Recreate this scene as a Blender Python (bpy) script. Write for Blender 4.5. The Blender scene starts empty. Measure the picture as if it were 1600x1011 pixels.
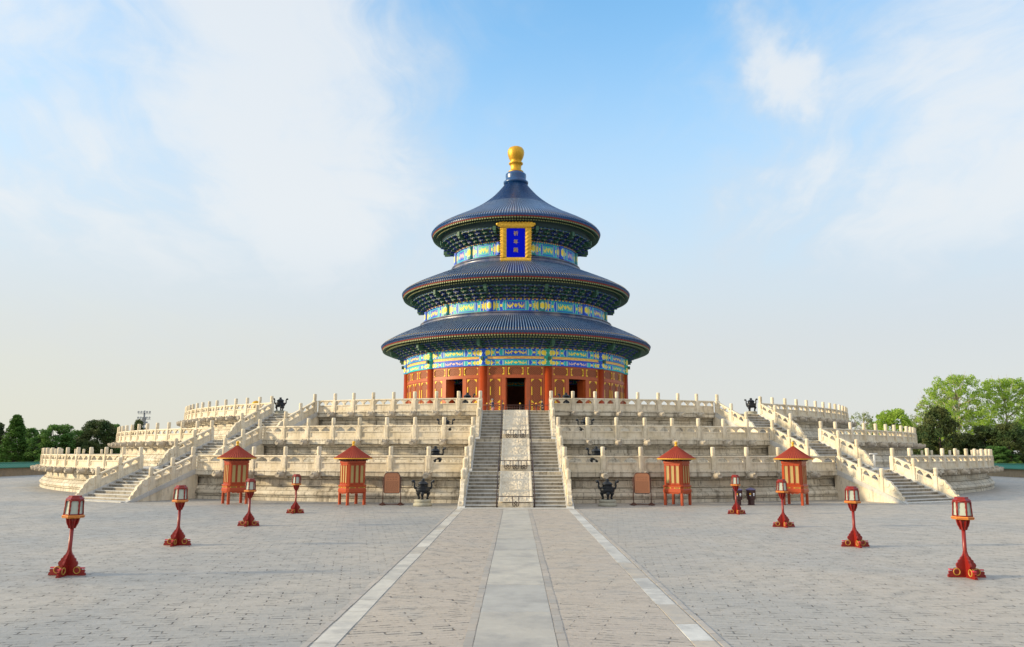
import bpy, math, random
import numpy as np
from mathutils import Vector, Matrix, noise

R = math.radians
S = bpy.context.scene
COL = S.collection
random.seed(7)

# ------------------------------------------------------------------ camera
FPX, DCAM, HCAM = 1250.0, 88.9, 2.67          # focal length in px of a 1600 px wide frame
pitch = math.atan((708.0 - 505.5) / FPX)
yaw, roll = R(0.275), R(0.08)
fw = Vector((-math.sin(yaw) * math.cos(pitch), math.cos(yaw) * math.cos(pitch), math.sin(pitch)))
rt = Vector((math.cos(yaw), math.sin(yaw), 0))
up = rt.cross(fw)
rt2 = rt * math.cos(roll) + up * math.sin(roll)
up2 = up * math.cos(roll) - rt * math.sin(roll)
cam_d = bpy.data.cameras.new('camera')
cam = bpy.data.objects.new('camera', cam_d)
COL.objects.link(cam)
M = Matrix((rt2, up2, -fw)).transposed().to_4x4()
M.translation = Vector((0, -DCAM, HCAM))
cam.matrix_world = M
cam_d.sensor_width = 36.0
cam_d.lens = 36.0 * FPX / 1600.0
cam_d.clip_start = 0.1
cam_d.clip_end = 9000
S.camera = cam


def pixdir(x, y):
    return (fw + rt2 * ((x - 800) / FPX) - up2 * ((y - 505.5) / FPX)).normalized()


# ------------------------------------------------------------------ light
SUN_EL, SUN_AZ = 17.0, -97.0        # azimuth clockwise from +Y
SKY_STRENGTH = 0.105
sun_d = bpy.data.lights.new('sun', 'SUN')
sun_d.energy = 3.6
sun_d.angle = R(4.0)
sun_d.color = (1.0, 0.80, 0.50)
sun = bpy.data.objects.new('sun', sun_d)
COL.objects.link(sun)
sdir = Vector((math.sin(R(SUN_AZ)) * math.cos(R(SUN_EL)), math.cos(R(SUN_AZ)) * math.cos(R(SUN_EL)), math.sin(R(SUN_EL))))
sun.rotation_euler = sdir.to_track_quat('Z', 'Y').to_euler()
S.view_settings.view_transform = 'Standard'
S.view_settings.look = 'None'
S.view_settings.gamma = 1
S.view_settings.exposure = 0.55
S.view_settings.use_curve_mapping = False


# ------------------------------------------------------------------ node helper
class NT:
    def __init__(s, tree):
        s.t = tree
        s.t.nodes.clear()

    def n(s, typ, **kw):
        nd = s.t.nodes.new(typ)
        for k, v in kw.items():
            if k.startswith('_'):
                setattr(nd, k[1:], v)
            else:
                key = k.replace('__', ' ')
                sock = nd.inputs[int(key[1:])] if key[0] == 'i' and key[1:].isdigit() else nd.inputs[key]
                if hasattr(v, 'is_linked') or isinstance(v, bpy.types.NodeSocket):
                    s.t.links.new(v, sock)
                else:
                    sock.default_value = v
        return nd

    def math(s, op, a, b=None, c=None, clamp=False):
        nd = s.t.nodes.new('ShaderNodeMath')
        nd.operation = op
        nd.use_clamp = clamp
        for i, v in enumerate((a, b, c)):
            if v is None:
                continue
            if isinstance(v, bpy.types.NodeSocket):
                s.t.links.new(v, nd.inputs[i])
            else:
                nd.inputs[i].default_value = v
        return nd.outputs[0]

    def vmath(s, op, a, b=None, out=0, scale=None):
        nd = s.t.nodes.new('ShaderNodeVectorMath')
        nd.operation = op
        for i, v in enumerate((a, b)):
            if v is None:
                continue
            if isinstance(v, bpy.types.NodeSocket):
                s.t.links.new(v, nd.inputs[i])
            else:
                nd.inputs[i].default_value = v
        if scale is not None:
            nd.inputs['Scale'].default_value = scale
        return nd.outputs[out]

    def mix(s, f, a, b, blend='MIX'):
        nd = s.t.nodes.new('ShaderNodeMix')
        nd.data_type = 'RGBA'
        nd.blend_type = blend
        for i, v in ((0, f), (6, a), (7, b)):
            if isinstance(v, bpy.types.NodeSocket):
                s.t.links.new(v, nd.inputs[i])
            else:
                nd.inputs[i].default_value = v if not isinstance(v, tuple) or len(v) == 4 else (*v, 1)
        return nd.outputs[2]

    def mr(s, v, a, b, c=0.0, d=1.0, smooth=True):
        nd = s.t.nodes.new('ShaderNodeMapRange')
        nd.interpolation_type = 'SMOOTHSTEP' if smooth else 'LINEAR'
        s.t.links.new(v, nd.inputs[0])
        for i, x in enumerate((a, b, c, d)):
            nd.inputs[i + 1].default_value = x
        return nd.outputs[0]

    def noise(s, vec, scale, detail=4, rough=0.55, dist=0.0, out=0):
        nd = s.n('ShaderNodeTexNoise', Scale=scale, Detail=detail, Roughness=rough, Distortion=dist)
        if vec is not None:
            s.t.links.new(vec, nd.inputs['Vector'])
        return nd.outputs[out]


# ------------------------------------------------------------------ world
W = bpy.data.worlds.new('World')
S.world = W
W.use_nodes = True
n = NT(W.node_tree)
sky = n.n('ShaderNodeTexSky')
sky.sky_type = 'NISHITA'
sky.sun_disc = False
sky.sun_elevation = R(SUN_EL)
sky.sun_rotation = R(SUN_AZ)
sky.altitude = 50
sky.air_density = 1.1
sky.dust_density = 0.9
sky.ozone_density = 2.6
tc = n.n('ShaderNodeTexCoord')
dirv = n.vmath('NORMALIZE', tc.outputs['Generated'])
sep = n.n('ShaderNodeSeparateXYZ', Vector=dirv)
zz = sep.outputs['Z']
# a flat cloud layer seen in perspective
den = n.math('ADD', n.math('MAXIMUM', zz, 0.0), 0.22)
inv = n.math('DIVIDE', 1.0, den)
px_ = n.math('MULTIPLY', sep.outputs['X'], inv)
py_ = n.math('MULTIPLY', sep.outputs['Y'], inv)
cl = n.n('ShaderNodeCombineXYZ', X=px_, Y=py_, Z=0.0).outputs[0]
warp = n.noise(cl, 1.6, 3, 0.5, 0, out=1)
wv = n.vmath('ADD', cl, n.vmath('SCALE', n.vmath('SUBTRACT', warp, (0.5, 0.5, 0.5)), None, scale=0.55))
mp = n.n('ShaderNodeMapping', Vector=wv)
mp.inputs['Rotation'].default_value = (0, 0, R(25))
mp.inputs['Scale'].default_value = (1.5, 0.75, 1)
n1 = n.noise(mp.outputs[0], 1.7, 9, 0.55, 0.15)
n2 = n.noise(wv, 5.5, 8, 0.6, 0.1)
wd = n.vmath('ADD', dirv, n.vmath('SCALE', n.vmath('SUBTRACT', n.noise(dirv, 4.0, 6, 0.6, 0, out=1), (0.5, 0.5, 0.5)), None, scale=0.26))


def blob(px, py, rad, amt, soft=0.9):
    d = n.vmath('DISTANCE', wd, tuple(pixdir(px, py)), out=1)
    return n.math('MULTIPLY', n.mr(d, rad, rad * (1 - soft)), amt)


def band(p0, p1, rad, amt):
    """soft streak of cloud along a line between two sky directions"""
    a, b = pixdir(*p0), pixdir(*p1)
    ab = b - a
    L = ab.length
    rel = n.vmath('SUBTRACT', wd, tuple(a))
    t = n.math('DIVIDE', n.vmath('DOT_PRODUCT', rel, tuple(ab / L), out=1), L, clamp=True)
    comb = n.vmath('SUBTRACT', rel, n.vmath('MULTIPLY', n.n('ShaderNodeCombineXYZ', X=t, Y=t, Z=t).outputs[0], tuple(ab)))
    d = n.vmath('LENGTH', comb, out=1)
    return n.math('MULTIPLY', n.mr(d, rad, 0.0), amt)


terms = [blob(60, 260, 0.80, 0.66), blob(330, 160, 0.40, 0.22), blob(1640, 160, 0.42, 0.75), blob(1430, 330, 0.26, 0.30),
         blob(1130, 330, 0.09, 0.30), blob(1290, 330, 0.2, 0.15),
         band((440, -60), (600, 290), 0.20, 0.60), band((1175, -20), (1255, 130), 0.075, 0.95), band((1130, 170), (1310, 50), 0.055, 0.3),
         band((330, 150), (500, 330), 0.10, 0.28)]
acc = terms[0]
for t in terms[1:]:
    acc = n.math('ADD', acc, t)
blue = blob(900, 80, 0.36, 0.40)
acc = n.math('SUBTRACT', acc, blue)
mp3 = n.n('ShaderNodeMapping', Vector=wv)
mp3.inputs['Rotation'].default_value = (0, 0, R(-35))
mp3.inputs['Scale'].default_value = (6.0, 1.3, 1)
n3 = n.noise(mp3.outputs[0], 1.5, 9, 0.62, 0.3)
tex = n.math('ADD', n.math('ADD', n.math('MULTIPLY', n.math('SUBTRACT', n3, 0.5), 1.1), n.math('MULTIPLY', n.math('SUBTRACT', n1, 0.5), 1.7)), n.math('MULTIPLY', n.math('SUBTRACT', n2, 0.5), 1.0))
cov = n.mr(n.math('ADD', acc, tex), -0.35, 1.35)
cov = n.math('MULTIPLY', cov, n.mr(zz, 0.02, 0.30))
haze_f = n.mr(zz, 0.56, 0.12, 0.0, 0.96)
hz_warm = n.mr(sep.outputs['X'], 0.6, -0.7)
hz_up = n.mr(zz, 0.03, 0.30)
hazecol = n.mix(hz_up, n.mix(hz_warm, (4.70, 4.70, 4.62, 1), (4.90, 4.76, 4.20, 1)), n.mix(hz_warm, (4.15, 4.65, 5.15, 1), (4.9, 5.15, 5.3, 1)))
skyc = n.mix(1.0, sky.outputs[0], (1.80, 2.40, 2.40, 1), 'MULTIPLY')
c1 = n.mix(haze_f, skyc, hazecol)
c2 = n.mix(n.math('MULTIPLY', cov, 0.88), c1, n.mix(n.mr(cov, 0.35, 1.0), (4.45, 4.9, 5.35, 1), (5.45, 5.65, 5.8, 1)))
# unseen bright overcast, added above and behind the camera to fill the shade
fill_veil = n.math('MAXIMUM', n.mr(zz, 0.56, 0.80), n.math('MULTIPLY', n.mr(sep.outputs['Y'], -0.05, -0.6), n.mr(zz, -0.02, 0.2)))
c2 = n.mix(n.math('MULTIPLY', fill_veil, 0.92), c2, (6.3, 6.2, 5.95, 1))
bg = n.n('ShaderNodeBackground', Color=c2, Strength=SKY_STRENGTH)
out = n.n('ShaderNodeOutputWorld', Surface=bg.outputs[0])

# ------------------------------------------------------------------ materials
MATS = {}


def mat(name, color, rough=0.6, metal=0.0, var=0.15, vscale=3.0, bump=0.0, bscale=20.0, spec=0.5, attr=False, col2=None, emis=None, coat=0.0, stretch=None):
    m = bpy.data.materials.new(name)
    m.use_nodes = True
    q = NT(m.node_tree)
    tc = q.n('ShaderNodeTexCoord')
    v = tc.outputs['Object']
    if stretch:
        mm = q.n('ShaderNodeMapping', Vector=v)
        mm.inputs['Scale'].default_value = stretch
        v = mm.outputs[0]
    if attr:
        base = q.n('ShaderNodeAttribute', _attribute_name='paint').outputs['Color']
        if name == 'path_slab':
            wp = q.n('ShaderNodeNewGeometry').outputs['Position']
            base = q.mix(q.mr(q.noise(wp, 0.9, 8, 0.68), 0.42, 0.66, 0, 0.75), base, (0.29, 0.285, 0.28, 1))
    else:
        base = (*color, 1)
    nz = q.noise(v, vscale, 6, 0.6)
    if col2:
        base = q.mix(q.mr(nz, 0.42, 0.68), base, (*col2, 1))
    fac = q.mr(q.noise(v, vscale * 2.3, 5, 0.6), 0.25, 0.75, 1 - var, 1 + var, smooth=False)
    cc = q.mix(1.0, base, q.n('ShaderNodeCombineColor', Red=fac, Green=fac, Blue=fac).outputs[0], 'MULTIPLY')
    p = q.n('ShaderNodeBsdfPrincipled', Base__Color=cc, Roughness=rough, Metallic=metal)
    p.inputs['Specular IOR Level'].default_value = spec
    if coat:
        p.inputs['Coat Weight'].default_value = coat
        p.inputs['Coat Roughness'].default_value = 0.15
    if bump:
        b = q.n('ShaderNodeBump', Strength=bump, Distance=0.02, Height=q.noise(v, bscale, 5, 0.6))
        q.t.links.new(b.outputs[0], p.inputs['Normal'])
    q.n('ShaderNodeOutputMaterial', Surface=p.outputs[0])
    MATS[name] = m
    return m


def marble_mat(name, c_light, c_warm, c_stain, stain=0.5, blocks=False, rough=0.62, streak=True, bumpk=0.35):
    """weathered marble; blocks=True draws masonry joints from the UV map (metres)"""
    m = bpy.data.materials.new(name)
    m.use_nodes = True
    q = NT(m.node_tree)
    geo = q.n('ShaderNodeNewGeometry')
    pos = geo.outputs['Position']
    a = q.noise(pos, 0.9, 8, 0.62)
    b = q.noise(pos, 5.0, 7, 0.65)
    c = q.mix(q.mr(a, 0.36, 0.66), (*c_light, 1), (*c_warm, 1))
    c = q.mix(q.mr(b, 0.50, 0.78, 0, 0.5), c, (*c_stain, 1))
    if streak:
        mm = q.n('ShaderNodeMapping', Vector=pos)
        mm.inputs['Scale'].default_value = (2.2, 2.2, 0.35)
        st = q.noise(mm.outputs[0], 1.6, 8, 0.66)
        c = q.mix(q.mr(st, 0.48, 0.70, 0, stain), c, (*c_stain, 1))
        st2 = q.noise(mm.outputs[0], 3.7, 7, 0.7)
        c = q.mix(q.mr(st2, 0.56, 0.72, 0, stain * 0.9), c, tuple(x * 0.33 for x in c_stain) + (1,))
    h = b
    if blocks:
        uv = q.n('ShaderNodeUVMap', _uv_map='UVMap').outputs[0]
        wob = q.vmath('ADD', uv, q.vmath('SCALE', q.noise(pos, 1.5, 3, 0.5, 0, out=1), None, scale=0.06))
        bt = q.n('ShaderNodeTexBrick', Vector=wob, Color1=(0.78, 0.78, 0.78, 1), Color2=(1.12, 1.12, 1.12, 1), Mortar=(0.3, 0.27, 0.22, 1), Scale=1.0)
        bt.inputs['Mortar Size'].default_value = 0.014
        bt.inputs['Mortar Smooth'].default_value = 0.3
        bt.inputs['Brick Width'].default_value = 1.35
        bt.inputs['Row Height'].default_value = 0.5
        c = q.mix(0.85, c, q.mix(1.0, c, bt.outputs['Color'], 'MULTIPLY'))
        h = q.math('SUBTRACT', b, q.math('MULTIPLY', bt.outputs['Fac'], 1.5))
    bp = q.n('ShaderNodeBump', Strength=bumpk, Distance=0.03, Height=h)
    p = q.n('ShaderNodeBsdfPrincipled', Base__Color=c, Roughness=rough, Normal=bp.outputs[0])
    p.inputs['Specular IOR Level'].default_value = 0.3
    q.n('ShaderNodeOutputMaterial', Surface=p.outputs[0])
    MATS[name] = m
    return m


marble = marble_mat('white_marble', (0.74, 0.66, 0.53), (0.64, 0.55, 0.40), (0.33, 0.28, 0.21), 0.60)
drum_m = marble_mat('old_marble', (0.66, 0.61, 0.51), (0.56, 0.49, 0.38), (0.22, 0.19, 0.145), 0.95, blocks=True, bumpk=0.6)
step_m = marble_mat('step_riser_shaded', (0.34, 0.31, 0.26), (0.24, 0.215, 0.175), (0.10, 0.085, 0.065), 0.7)  # riser stone darkened: its shade is put into the colour
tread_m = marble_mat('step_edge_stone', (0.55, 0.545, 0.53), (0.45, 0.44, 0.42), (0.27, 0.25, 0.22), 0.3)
carve_m = marble_mat('carved_marble', (0.70, 0.63, 0.51), (0.60, 0.52, 0.40), (0.32, 0.27, 0.20), 0.3, bumpk=0.5)
spout_m = marble_mat('spout_stone', (0.50, 0.44, 0.35), (0.36, 0.32, 0.27), (0.15, 0.13, 0.11), 0.5)

red_wall = mat('red_lacquer', (0.40, 0.082, 0.020), 0.45, var=0.12, vscale=0.8)
red_col = mat('red_column', (0.36, 0.052, 0.012), 0.38, var=0.1, vscale=0.7)
gold = mat('gilt', (0.85, 0.50, 0.05), 0.4, metal=0.3, var=0.2, vscale=4, bump=0.5, bscale=12)
goldpaint = mat('gold_paint', (0.86, 0.56, 0.03), 0.5, var=0.12, vscale=6)
finial_m = mat('gilded_copper', (0.66, 0.37, 0.035), 0.46, metal=0.6, var=0.18, vscale=2.0)
paint = mat('painted_beam', (1, 1, 1), 0.55, attr=True, var=0.08, vscale=5)
paint_dull = mat('painted_timber', (1, 1, 1), 0.6, attr=True, var=0.12, vscale=5)
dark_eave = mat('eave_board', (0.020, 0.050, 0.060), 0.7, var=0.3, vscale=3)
rafter_g = mat('rafter_green', (0.035, 0.11, 0.07), 0.6)
rafter_e = mat('rafter_end', (0.24, 0.26, 0.12), 0.6)
red_band = mat('eave_red', (0.27, 0.028, 0.014), 0.5)
interior_m = mat('interior_dark', (0.012, 0.010, 0.012), 0.8)
plaque_blue = mat('plaque_blue', (0.001, 0.010, 0.90), 0.75, var=0.04, vscale=1, spec=0.08)
bronze = mat('dark_bronze', (0.022, 0.026, 0.034), 0.36, metal=0.6, var=0.3, vscale=6, bump=0.4, bscale=25)
sign_m = mat('copper_sheet', (0.44, 0.19, 0.10), 0.42, metal=0.35, var=0.08, vscale=5)
sign_f = mat('brown_frame', (0.085, 0.028, 0.018), 0.45)
booth_red = mat('booth_red', (0.37, 0.046, 0.004), 0.42, var=0.08, vscale=2)
booth_roof = mat('booth_roof', (0.27, 0.028, 0.010), 0.75, var=0.1, vscale=4)
booth_pan = mat('booth_paper', (0.40, 0.29, 0.11), 0.6, var=0.06, vscale=2)
yellow = mat('yellow_trim', (0.72, 0.40, 0.03), 0.45)
lamp_red = mat('lamp_red', (0.23, 0.012, 0.008), 0.36, var=0.12, vscale=7)
lamp_pink = mat('carved_pink', (0.55, 0.03, 0.06), 0.5)
lamp_ochre = mat('lamp_ochre', (0.62, 0.22, 0.035), 0.5)
lamp_glass = mat('frosted_pane', (0.42, 0.47, 0.41), 0.22, var=0.05, vscale=3, coat=0.4)
ring_gold = mat('ring_gilt', (0.42, 0.22, 0.035), 0.5)
bin_m = mat('bin_brown', (0.045, 0.014, 0.014), 0.45)
bin_lid = mat('bin_lid', (0.075, 0.055, 0.15), 0.4)
sticker = mat('sticker', (0.75, 0.78, 0.85), 0.4)
pipe_m = mat('dark_pipe', (0.045, 0.028, 0.028), 0.4, metal=0.4)
plinth_m = mat('pedestal_stone', (0.34, 0.33, 0.27), 0.7, var=0.2, vscale=6, bump=0.4)
skin_m = mat('skin', (0.55, 0.33, 0.22), 0.6)
white_pl = mat('white_plastic', (0.75, 0.75, 0.74), 0.4)
steel = mat('grey_steel', (0.22, 0.24, 0.27), 0.4, metal=0.5)
glassy = mat('lamp_lens', (0.5, 0.55, 0.6), 0.1)
wall_m = mat('courtyard_wall', (0.33, 0.24, 0.15), 0.8, var=0.2, vscale=1.2, col2=(0.25, 0.19, 0.13))
green_tile = mat('green_tile', (0.015, 0.17, 0.095), 0.35, var=0.2, vscale=2)
bark = mat('pale_bark', (0.42, 0.38, 0.30), 0.8)
bark_d = mat('dark_bark', (0.09, 0.065, 0.045), 0.8)


def cloth(name, c):
    return mat(name, c, 0.8)


# lattice: red diagonal grid on a dark ground, from UV in metres
def lattice_mat():
    m = bpy.data.materials.new('lattice')
    m.use_nodes = True
    q = NT(m.node_tree)
    uv = q.n('ShaderNodeUVMap', _uv_map='UVMap').outputs[0]
    sp = q.n('ShaderNodeSeparateXYZ', Vector=uv)
    k = math.pi / 0.17
    a = q.math('ABSOLUTE', q.math('SINE', q.math('MULTIPLY', q.math('ADD', sp.outputs[0], sp.outputs[1]), k)))
    b = q.math('ABSOLUTE', q.math('SINE', q.math('MULTIPLY', q.math('SUBTRACT', sp.outputs[0], sp.outputs[1]), k)))
    f = q.mr(q.math('MINIMUM', a, b), 0.42, 0.62)
    c = q.mix(f, (0.42, 0.105, 0.022, 1), (0.07, 0.012, 0.006, 1))
    bp = q.n('ShaderNodeBump', Strength=0.8, Distance=0.03, Height=q.math('SUBTRACT', 1.0, f))
    p = q.n('ShaderNodeBsdfPrincipled', Base__Color=c, Roughness=0.5, Normal=bp.outputs[0])
    q.n('ShaderNodeOutputMaterial', Surface=p.outputs[0])
    return m


lattice = lattice_mat()


def tile_mat(name, base, dust, dustk):
    m = bpy.data.materials.new(name)
    m.use_nodes = True
    q = NT(m.node_tree)
    pos = q.n('ShaderNodeNewGeometry').outputs['Position']
    a = q.noise(pos, 0.55, 7, 0.6)
    b = q.noise(pos, 4.5, 6, 0.7)
    c = q.mix(q.mr(b, 0.35, 0.7), (*base, 1), tuple(x * 1.25 for x in base) + (1,))
    c = q.mix(q.mr(a, 0.40, 0.72, 0, dustk), c, (*dust, 1))
    # faint courses of tiles
    sp = q.n('ShaderNodeSeparateXYZ', Vector=pos)
    s = q.math('FRACT', q.math('MULTIPLY', sp.outputs[2], 6.0))
    c = q.mix(q.mr(s, 0.10, 0.0, 0, 0.25), c, (0.005, 0.006, 0.012, 1))
    r = q.mr(b, 0.3, 0.7, 0.25, 0.36)
    p = q.n('ShaderNodeBsdfPrincipled', Base__Color=c, Roughness=r)
    p.inputs['IOR'].default_value = 1.5
    p.inputs['Specular IOR Level'].default_value = 0.6
    q.n('ShaderNodeOutputMaterial', Surface=p.outputs[0])
    return m


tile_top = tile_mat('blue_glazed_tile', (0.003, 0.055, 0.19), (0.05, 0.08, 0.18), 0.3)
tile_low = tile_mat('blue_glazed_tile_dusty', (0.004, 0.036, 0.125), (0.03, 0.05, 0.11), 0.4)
crest_m = tile_mat('tile_crest_glint', (0.26, 0.38, 0.56), (0.48, 0.50, 0.56), 0.4)  # pale colour paints the sky's glint on the rib tops, plus some dust
ridge_m = tile_mat('ridge_band_tile', (0.045, 0.07, 0.16), (0.30, 0.26, 0.24), 0.8)


# ------------------------------------------------------------------ mesh builder
class MB:
    def __init__(s):
        s.v, s.f, s.m, s.sm, s.uv, s.pc = [], [], [], [], {}, []
        s.mats = []
        s.cur = 0
        s.col = None

    def use(s, m):
        if m not in s.mats:
            s.mats.append(m)
        s.cur = s.mats.index(m)
        return s

    def face(s, idx, smooth=False, uv=None):
        if uv:
            s.uv[len(s.f)] = uv
        s.f.append(tuple(idx))
        s.m.append(s.cur)
        s.sm.append(smooth)
        s.pc.append(s.col)

    def add(s, vs, fs, T=None, smooth=False):
        o = len(s.v)
        for p in vs:
            p = Vector(p)
            s.v.append(tuple(T @ p) if T else tuple(p))
        for f in fs:
            s.face([o + i for i in f], smooth)
        return o

    def box(s, x0, x1, y0, y1, z0, z1, T=None, taper=0.0):
        t = taper
        vs = [(x0, y0, z0), (x1, y0, z0), (x1, y1, z0), (x0, y1, z0), (x0 + t, y0 + t, z1), (x1 - t, y0 + t, z1), (x1 - t, y1 - t, z1), (x0 + t, y1 - t, z1)]
        s.add(vs, [(3, 2, 1, 0), (4, 5, 6, 7), (0, 1, 5, 4), (1, 2, 6, 5), (2, 3, 7, 6), (3, 0, 4, 7)], T)
        return s

    def cbox(s, x0, x1, y0, y1, z0, z1, c=0.02, T=None):
        """box with chamfered vertical and top edges"""
        def ring(z, d):
            return [(x0 + c + d, y0 + d, z), (x1 - c - d, y0 + d, z), (x1 - d, y0 + c + d, z), (x1 - d, y1 - c - d, z),
                    (x1 - c - d, y1 - d, z), (x0 + c + d, y1 - d, z), (x0 + d, y1 - c - d, z), (x0 + d, y0 + c + d, z)]
        vs = ring(z0, 0) + ring(z1 - c, 0) + ring(z1, c * 0.8)
        fs = [tuple(range(7, -1, -1)), tuple(range(16, 24))]
        for k in (0, 8):
            for i in range(8):
                j = (i + 1) % 8
                fs.append((k + i, k + j, k + 8 + j, k + 8 + i))
        s.add(vs, fs, T)
        return s

    def lathe(s, prof, seg=32, T=None, smooth=True, cap=True, a0=0.0, a1=2 * math.pi, uvs=None):
        full = abs(a1 - a0 - 2 * math.pi) < 1e-6
        nn = seg if full else seg + 1
        vs = []
        for (r, z) in prof:
            for i in range(nn):
                a = a0 + (a1 - a0) * i / seg
                vs.append((r * math.cos(a), r * math.sin(a), z))
        o = len(s.v)
        for p in vs:
            s.v.append(tuple(T @ Vector(p)) if T else p)
        acc = 0
        for k in range(len(prof) - 1):
            dl = math.hypot(prof[k + 1][0] - prof[k][0], prof[k + 1][1] - prof[k][1])
            for i in range(seg):
                j = (i + 1) % nn if full else i + 1
                uv = None
                if uvs:
                    u0, u1 = (a0 + (a1 - a0) * i / seg) * uvs, (a0 + (a1 - a0) * (i + 1) / seg) * uvs
                    uv = [(u0, acc), (u1, acc), (u1, acc + dl), (u0, acc + dl)]
                s.face([o + k * nn + i, o + k * nn + j, o + (k + 1) * nn + j, o + (k + 1) * nn + i], smooth, uv)
            acc += dl
        if cap and full:
            if prof[0][0] > 1e-4:
                s.face([o + i for i in range(nn - 1, -1, -1)])
            if prof[-1][0] > 1e-4:
                s.face([o + (len(prof) - 1) * nn + i for i in range(nn)])
        return s

    def tube(s, pts, r, seg=8, T=None, cap=True):
        pts = [Vector(p) for p in pts]
        rr = r if isinstance(r, (list, tuple)) else [r] * len(pts)
        rings = []
        o = len(s.v)
        prev = None
        for i, p in enumerate(pts):
            d = (pts[min(i + 1, len(pts) - 1)] - pts[max(i - 1, 0)]).normalized()
            if prev is None:
                u = d.orthogonal().normalized()
            else:
                u = (prev - d * prev.dot(d)).normalized()
            prev = u
            w = d.cross(u)
            for k in range(seg):
                a = 2 * math.pi * k / seg
                q = p + (u * math.cos(a) + w * math.sin(a)) * rr[i]
                s.v.append(tuple(T @ q) if T else tuple(q))
        for i in range(len(pts) - 1):
            for k in range(seg):
                j = (k + 1) % seg
                s.face([o + i * seg + k, o + i * seg + j, o + (i + 1) * seg + j, o + (i + 1) * seg + k], True)
        if cap:
            s.face([o + k for k in range(seg - 1, -1, -1)])
            s.face([o + (len(pts) - 1) * seg + k for k in range(seg)])
        return s

    def prism(s, poly, d0, d1, axis='y', T=None, smooth=False):
        """poly: 2D outline; axis = extrusion axis. 'y': poly=(x,z); 'x': poly=(y,z); 'z': poly=(x,y)"""
        def P(a, b, d):
            return {'y': (a, d, b), 'x': (d, a, b), 'z': (a, b, d)}[axis]
        nn = len(poly)
        vs = [P(a, b, d0) for a, b in poly] + [P(a, b, d1) for a, b in poly]
        fs = [tuple(range(nn)), tuple(range(2 * nn - 1, nn - 1, -1))]
        for i in range(nn):
            j = (i + 1) % nn
            fs.append((i, i + nn, j + nn, j))
        s.add(vs, fs, T, False)
        return s

    def sphere(s, c, r, seg=12, rings=8, T=None, sc=(1, 1, 1)):
        prof = [(max(r * math.sin(math.pi * k / rings), 1e-5), -r * math.cos(math.pi * k / rings)) for k in range(rings + 1)]
        TT = Matrix.Translation(c) @ Matrix.Diagonal((*sc, 1))
        s.lathe(prof, seg, (T @ TT) if T else TT, cap=False)
        return s

    def mesh(s, name, fn=None):
        me = bpy.data.meshes.new(name)
        v = s.v if fn is None else [fn(p) for p in s.v]
        me.from_pydata(v, [], s.f)
        for m in s.mats:
            me.materials.append(m)
        me.polygons.foreach_set('material_index', s.m)
        me.polygons.foreach_set('use_smooth', s.sm)
        if s.uv:
            ul = me.uv_layers.new(name='UVMap')
            for fi, uvl in s.uv.items():
                p = me.polygons[fi]
                for k, li in enumerate(p.loop_indices):
                    ul.data[li].uv = uvl[k]
        if any(c is not None for c in s.pc):
            ca = me.color_attributes.new('paint', 'FLOAT_COLOR', 'CORNER')
            arr = np.ones((len(me.loops), 4), dtype=np.float32)
            li = 0
            for fi, f in enumerate(s.f):
                c = s.pc[fi] or (0.5, 0.5, 0.5)
                arr[li:li + len(f), :3] = c
                li += len(f)
            ca.data.foreach_set('color', arr.ravel())
        me.update()
        import bmesh
        bm = bmesh.new()
        bm.from_mesh(me)
        bmesh.ops.recalc_face_normals(bm, faces=bm.faces)
        bm.to_mesh(me)
        bm.free()
        return me

    def build(s, name, parent=None, mw=None, **kw):
        return put(s.mesh(name), name, parent, mw, **kw)


WM = {}       # world matrix of each object, kept here (no depsgraph updates needed)


def put(me, name, parent=None, mw=None, local=None, label=None, cat=None, group=None, kind=None):
    o = bpy.data.objects.new(name, me)
    COL.objects.link(o)
    if parent is not None:
        o.parent = parent
        if local is None:
            local = WM[parent.name].inverted() @ (mw if mw is not None else WM[parent.name])
        o.matrix_local = local
        WM[o.name] = WM[parent.name] @ local
    else:
        mw = mw if mw is not None else Matrix.Identity(4)
        o.matrix_world = mw
        WM[o.name] = mw
    for k, v in (('label', label), ('category', cat), ('group', group), ('kind', kind)):
        if v:
            o[k] = v
    return o


def thing(name, label, cat, loc=(0, 0, 0), rz=0.0, group=None):
    return put(None, name, None, Matrix.Translation(loc) @ Matrix.Rotation(rz, 4, 'Z'), None, label, cat, group)


def copy_tree(o, mw, label, group=None):
    c = o.copy()
    COL.objects.link(c)
    c.matrix_world = mw
    WM[c.name] = mw
    c['label'] = label
    if group:
        c['group'] = group

    def rec(a, b):
        for ch in KIDS.get(a.name, []):
            d = ch.copy()
            COL.objects.link(d)
            d.parent = b
            WM[d.name] = WM[b.name] @ ch.matrix_local
            rec(ch, d)
    rec(o, c)
    return c


KIDS = {}


def index_kids(root):
    for o in bpy.data.objects:
        if o.parent is not None:
            KIDS.setdefault(o.parent.name, [])
            if o not in KIDS[o.parent.name]:
                KIDS[o.parent.name].append(o)


def TR(x=0, y=0, z=0, rz=0.0):
    return Matrix.Translation((x, y, z)) @ Matrix.Rotation(rz, 4, 'Z')


def polar(r, deg, z=0.0):
    """deg measured from the south (towards the camera), positive to the right"""
    a = R(deg)
    return Vector((r * math.sin(a), -r * math.cos(a), z))


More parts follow.
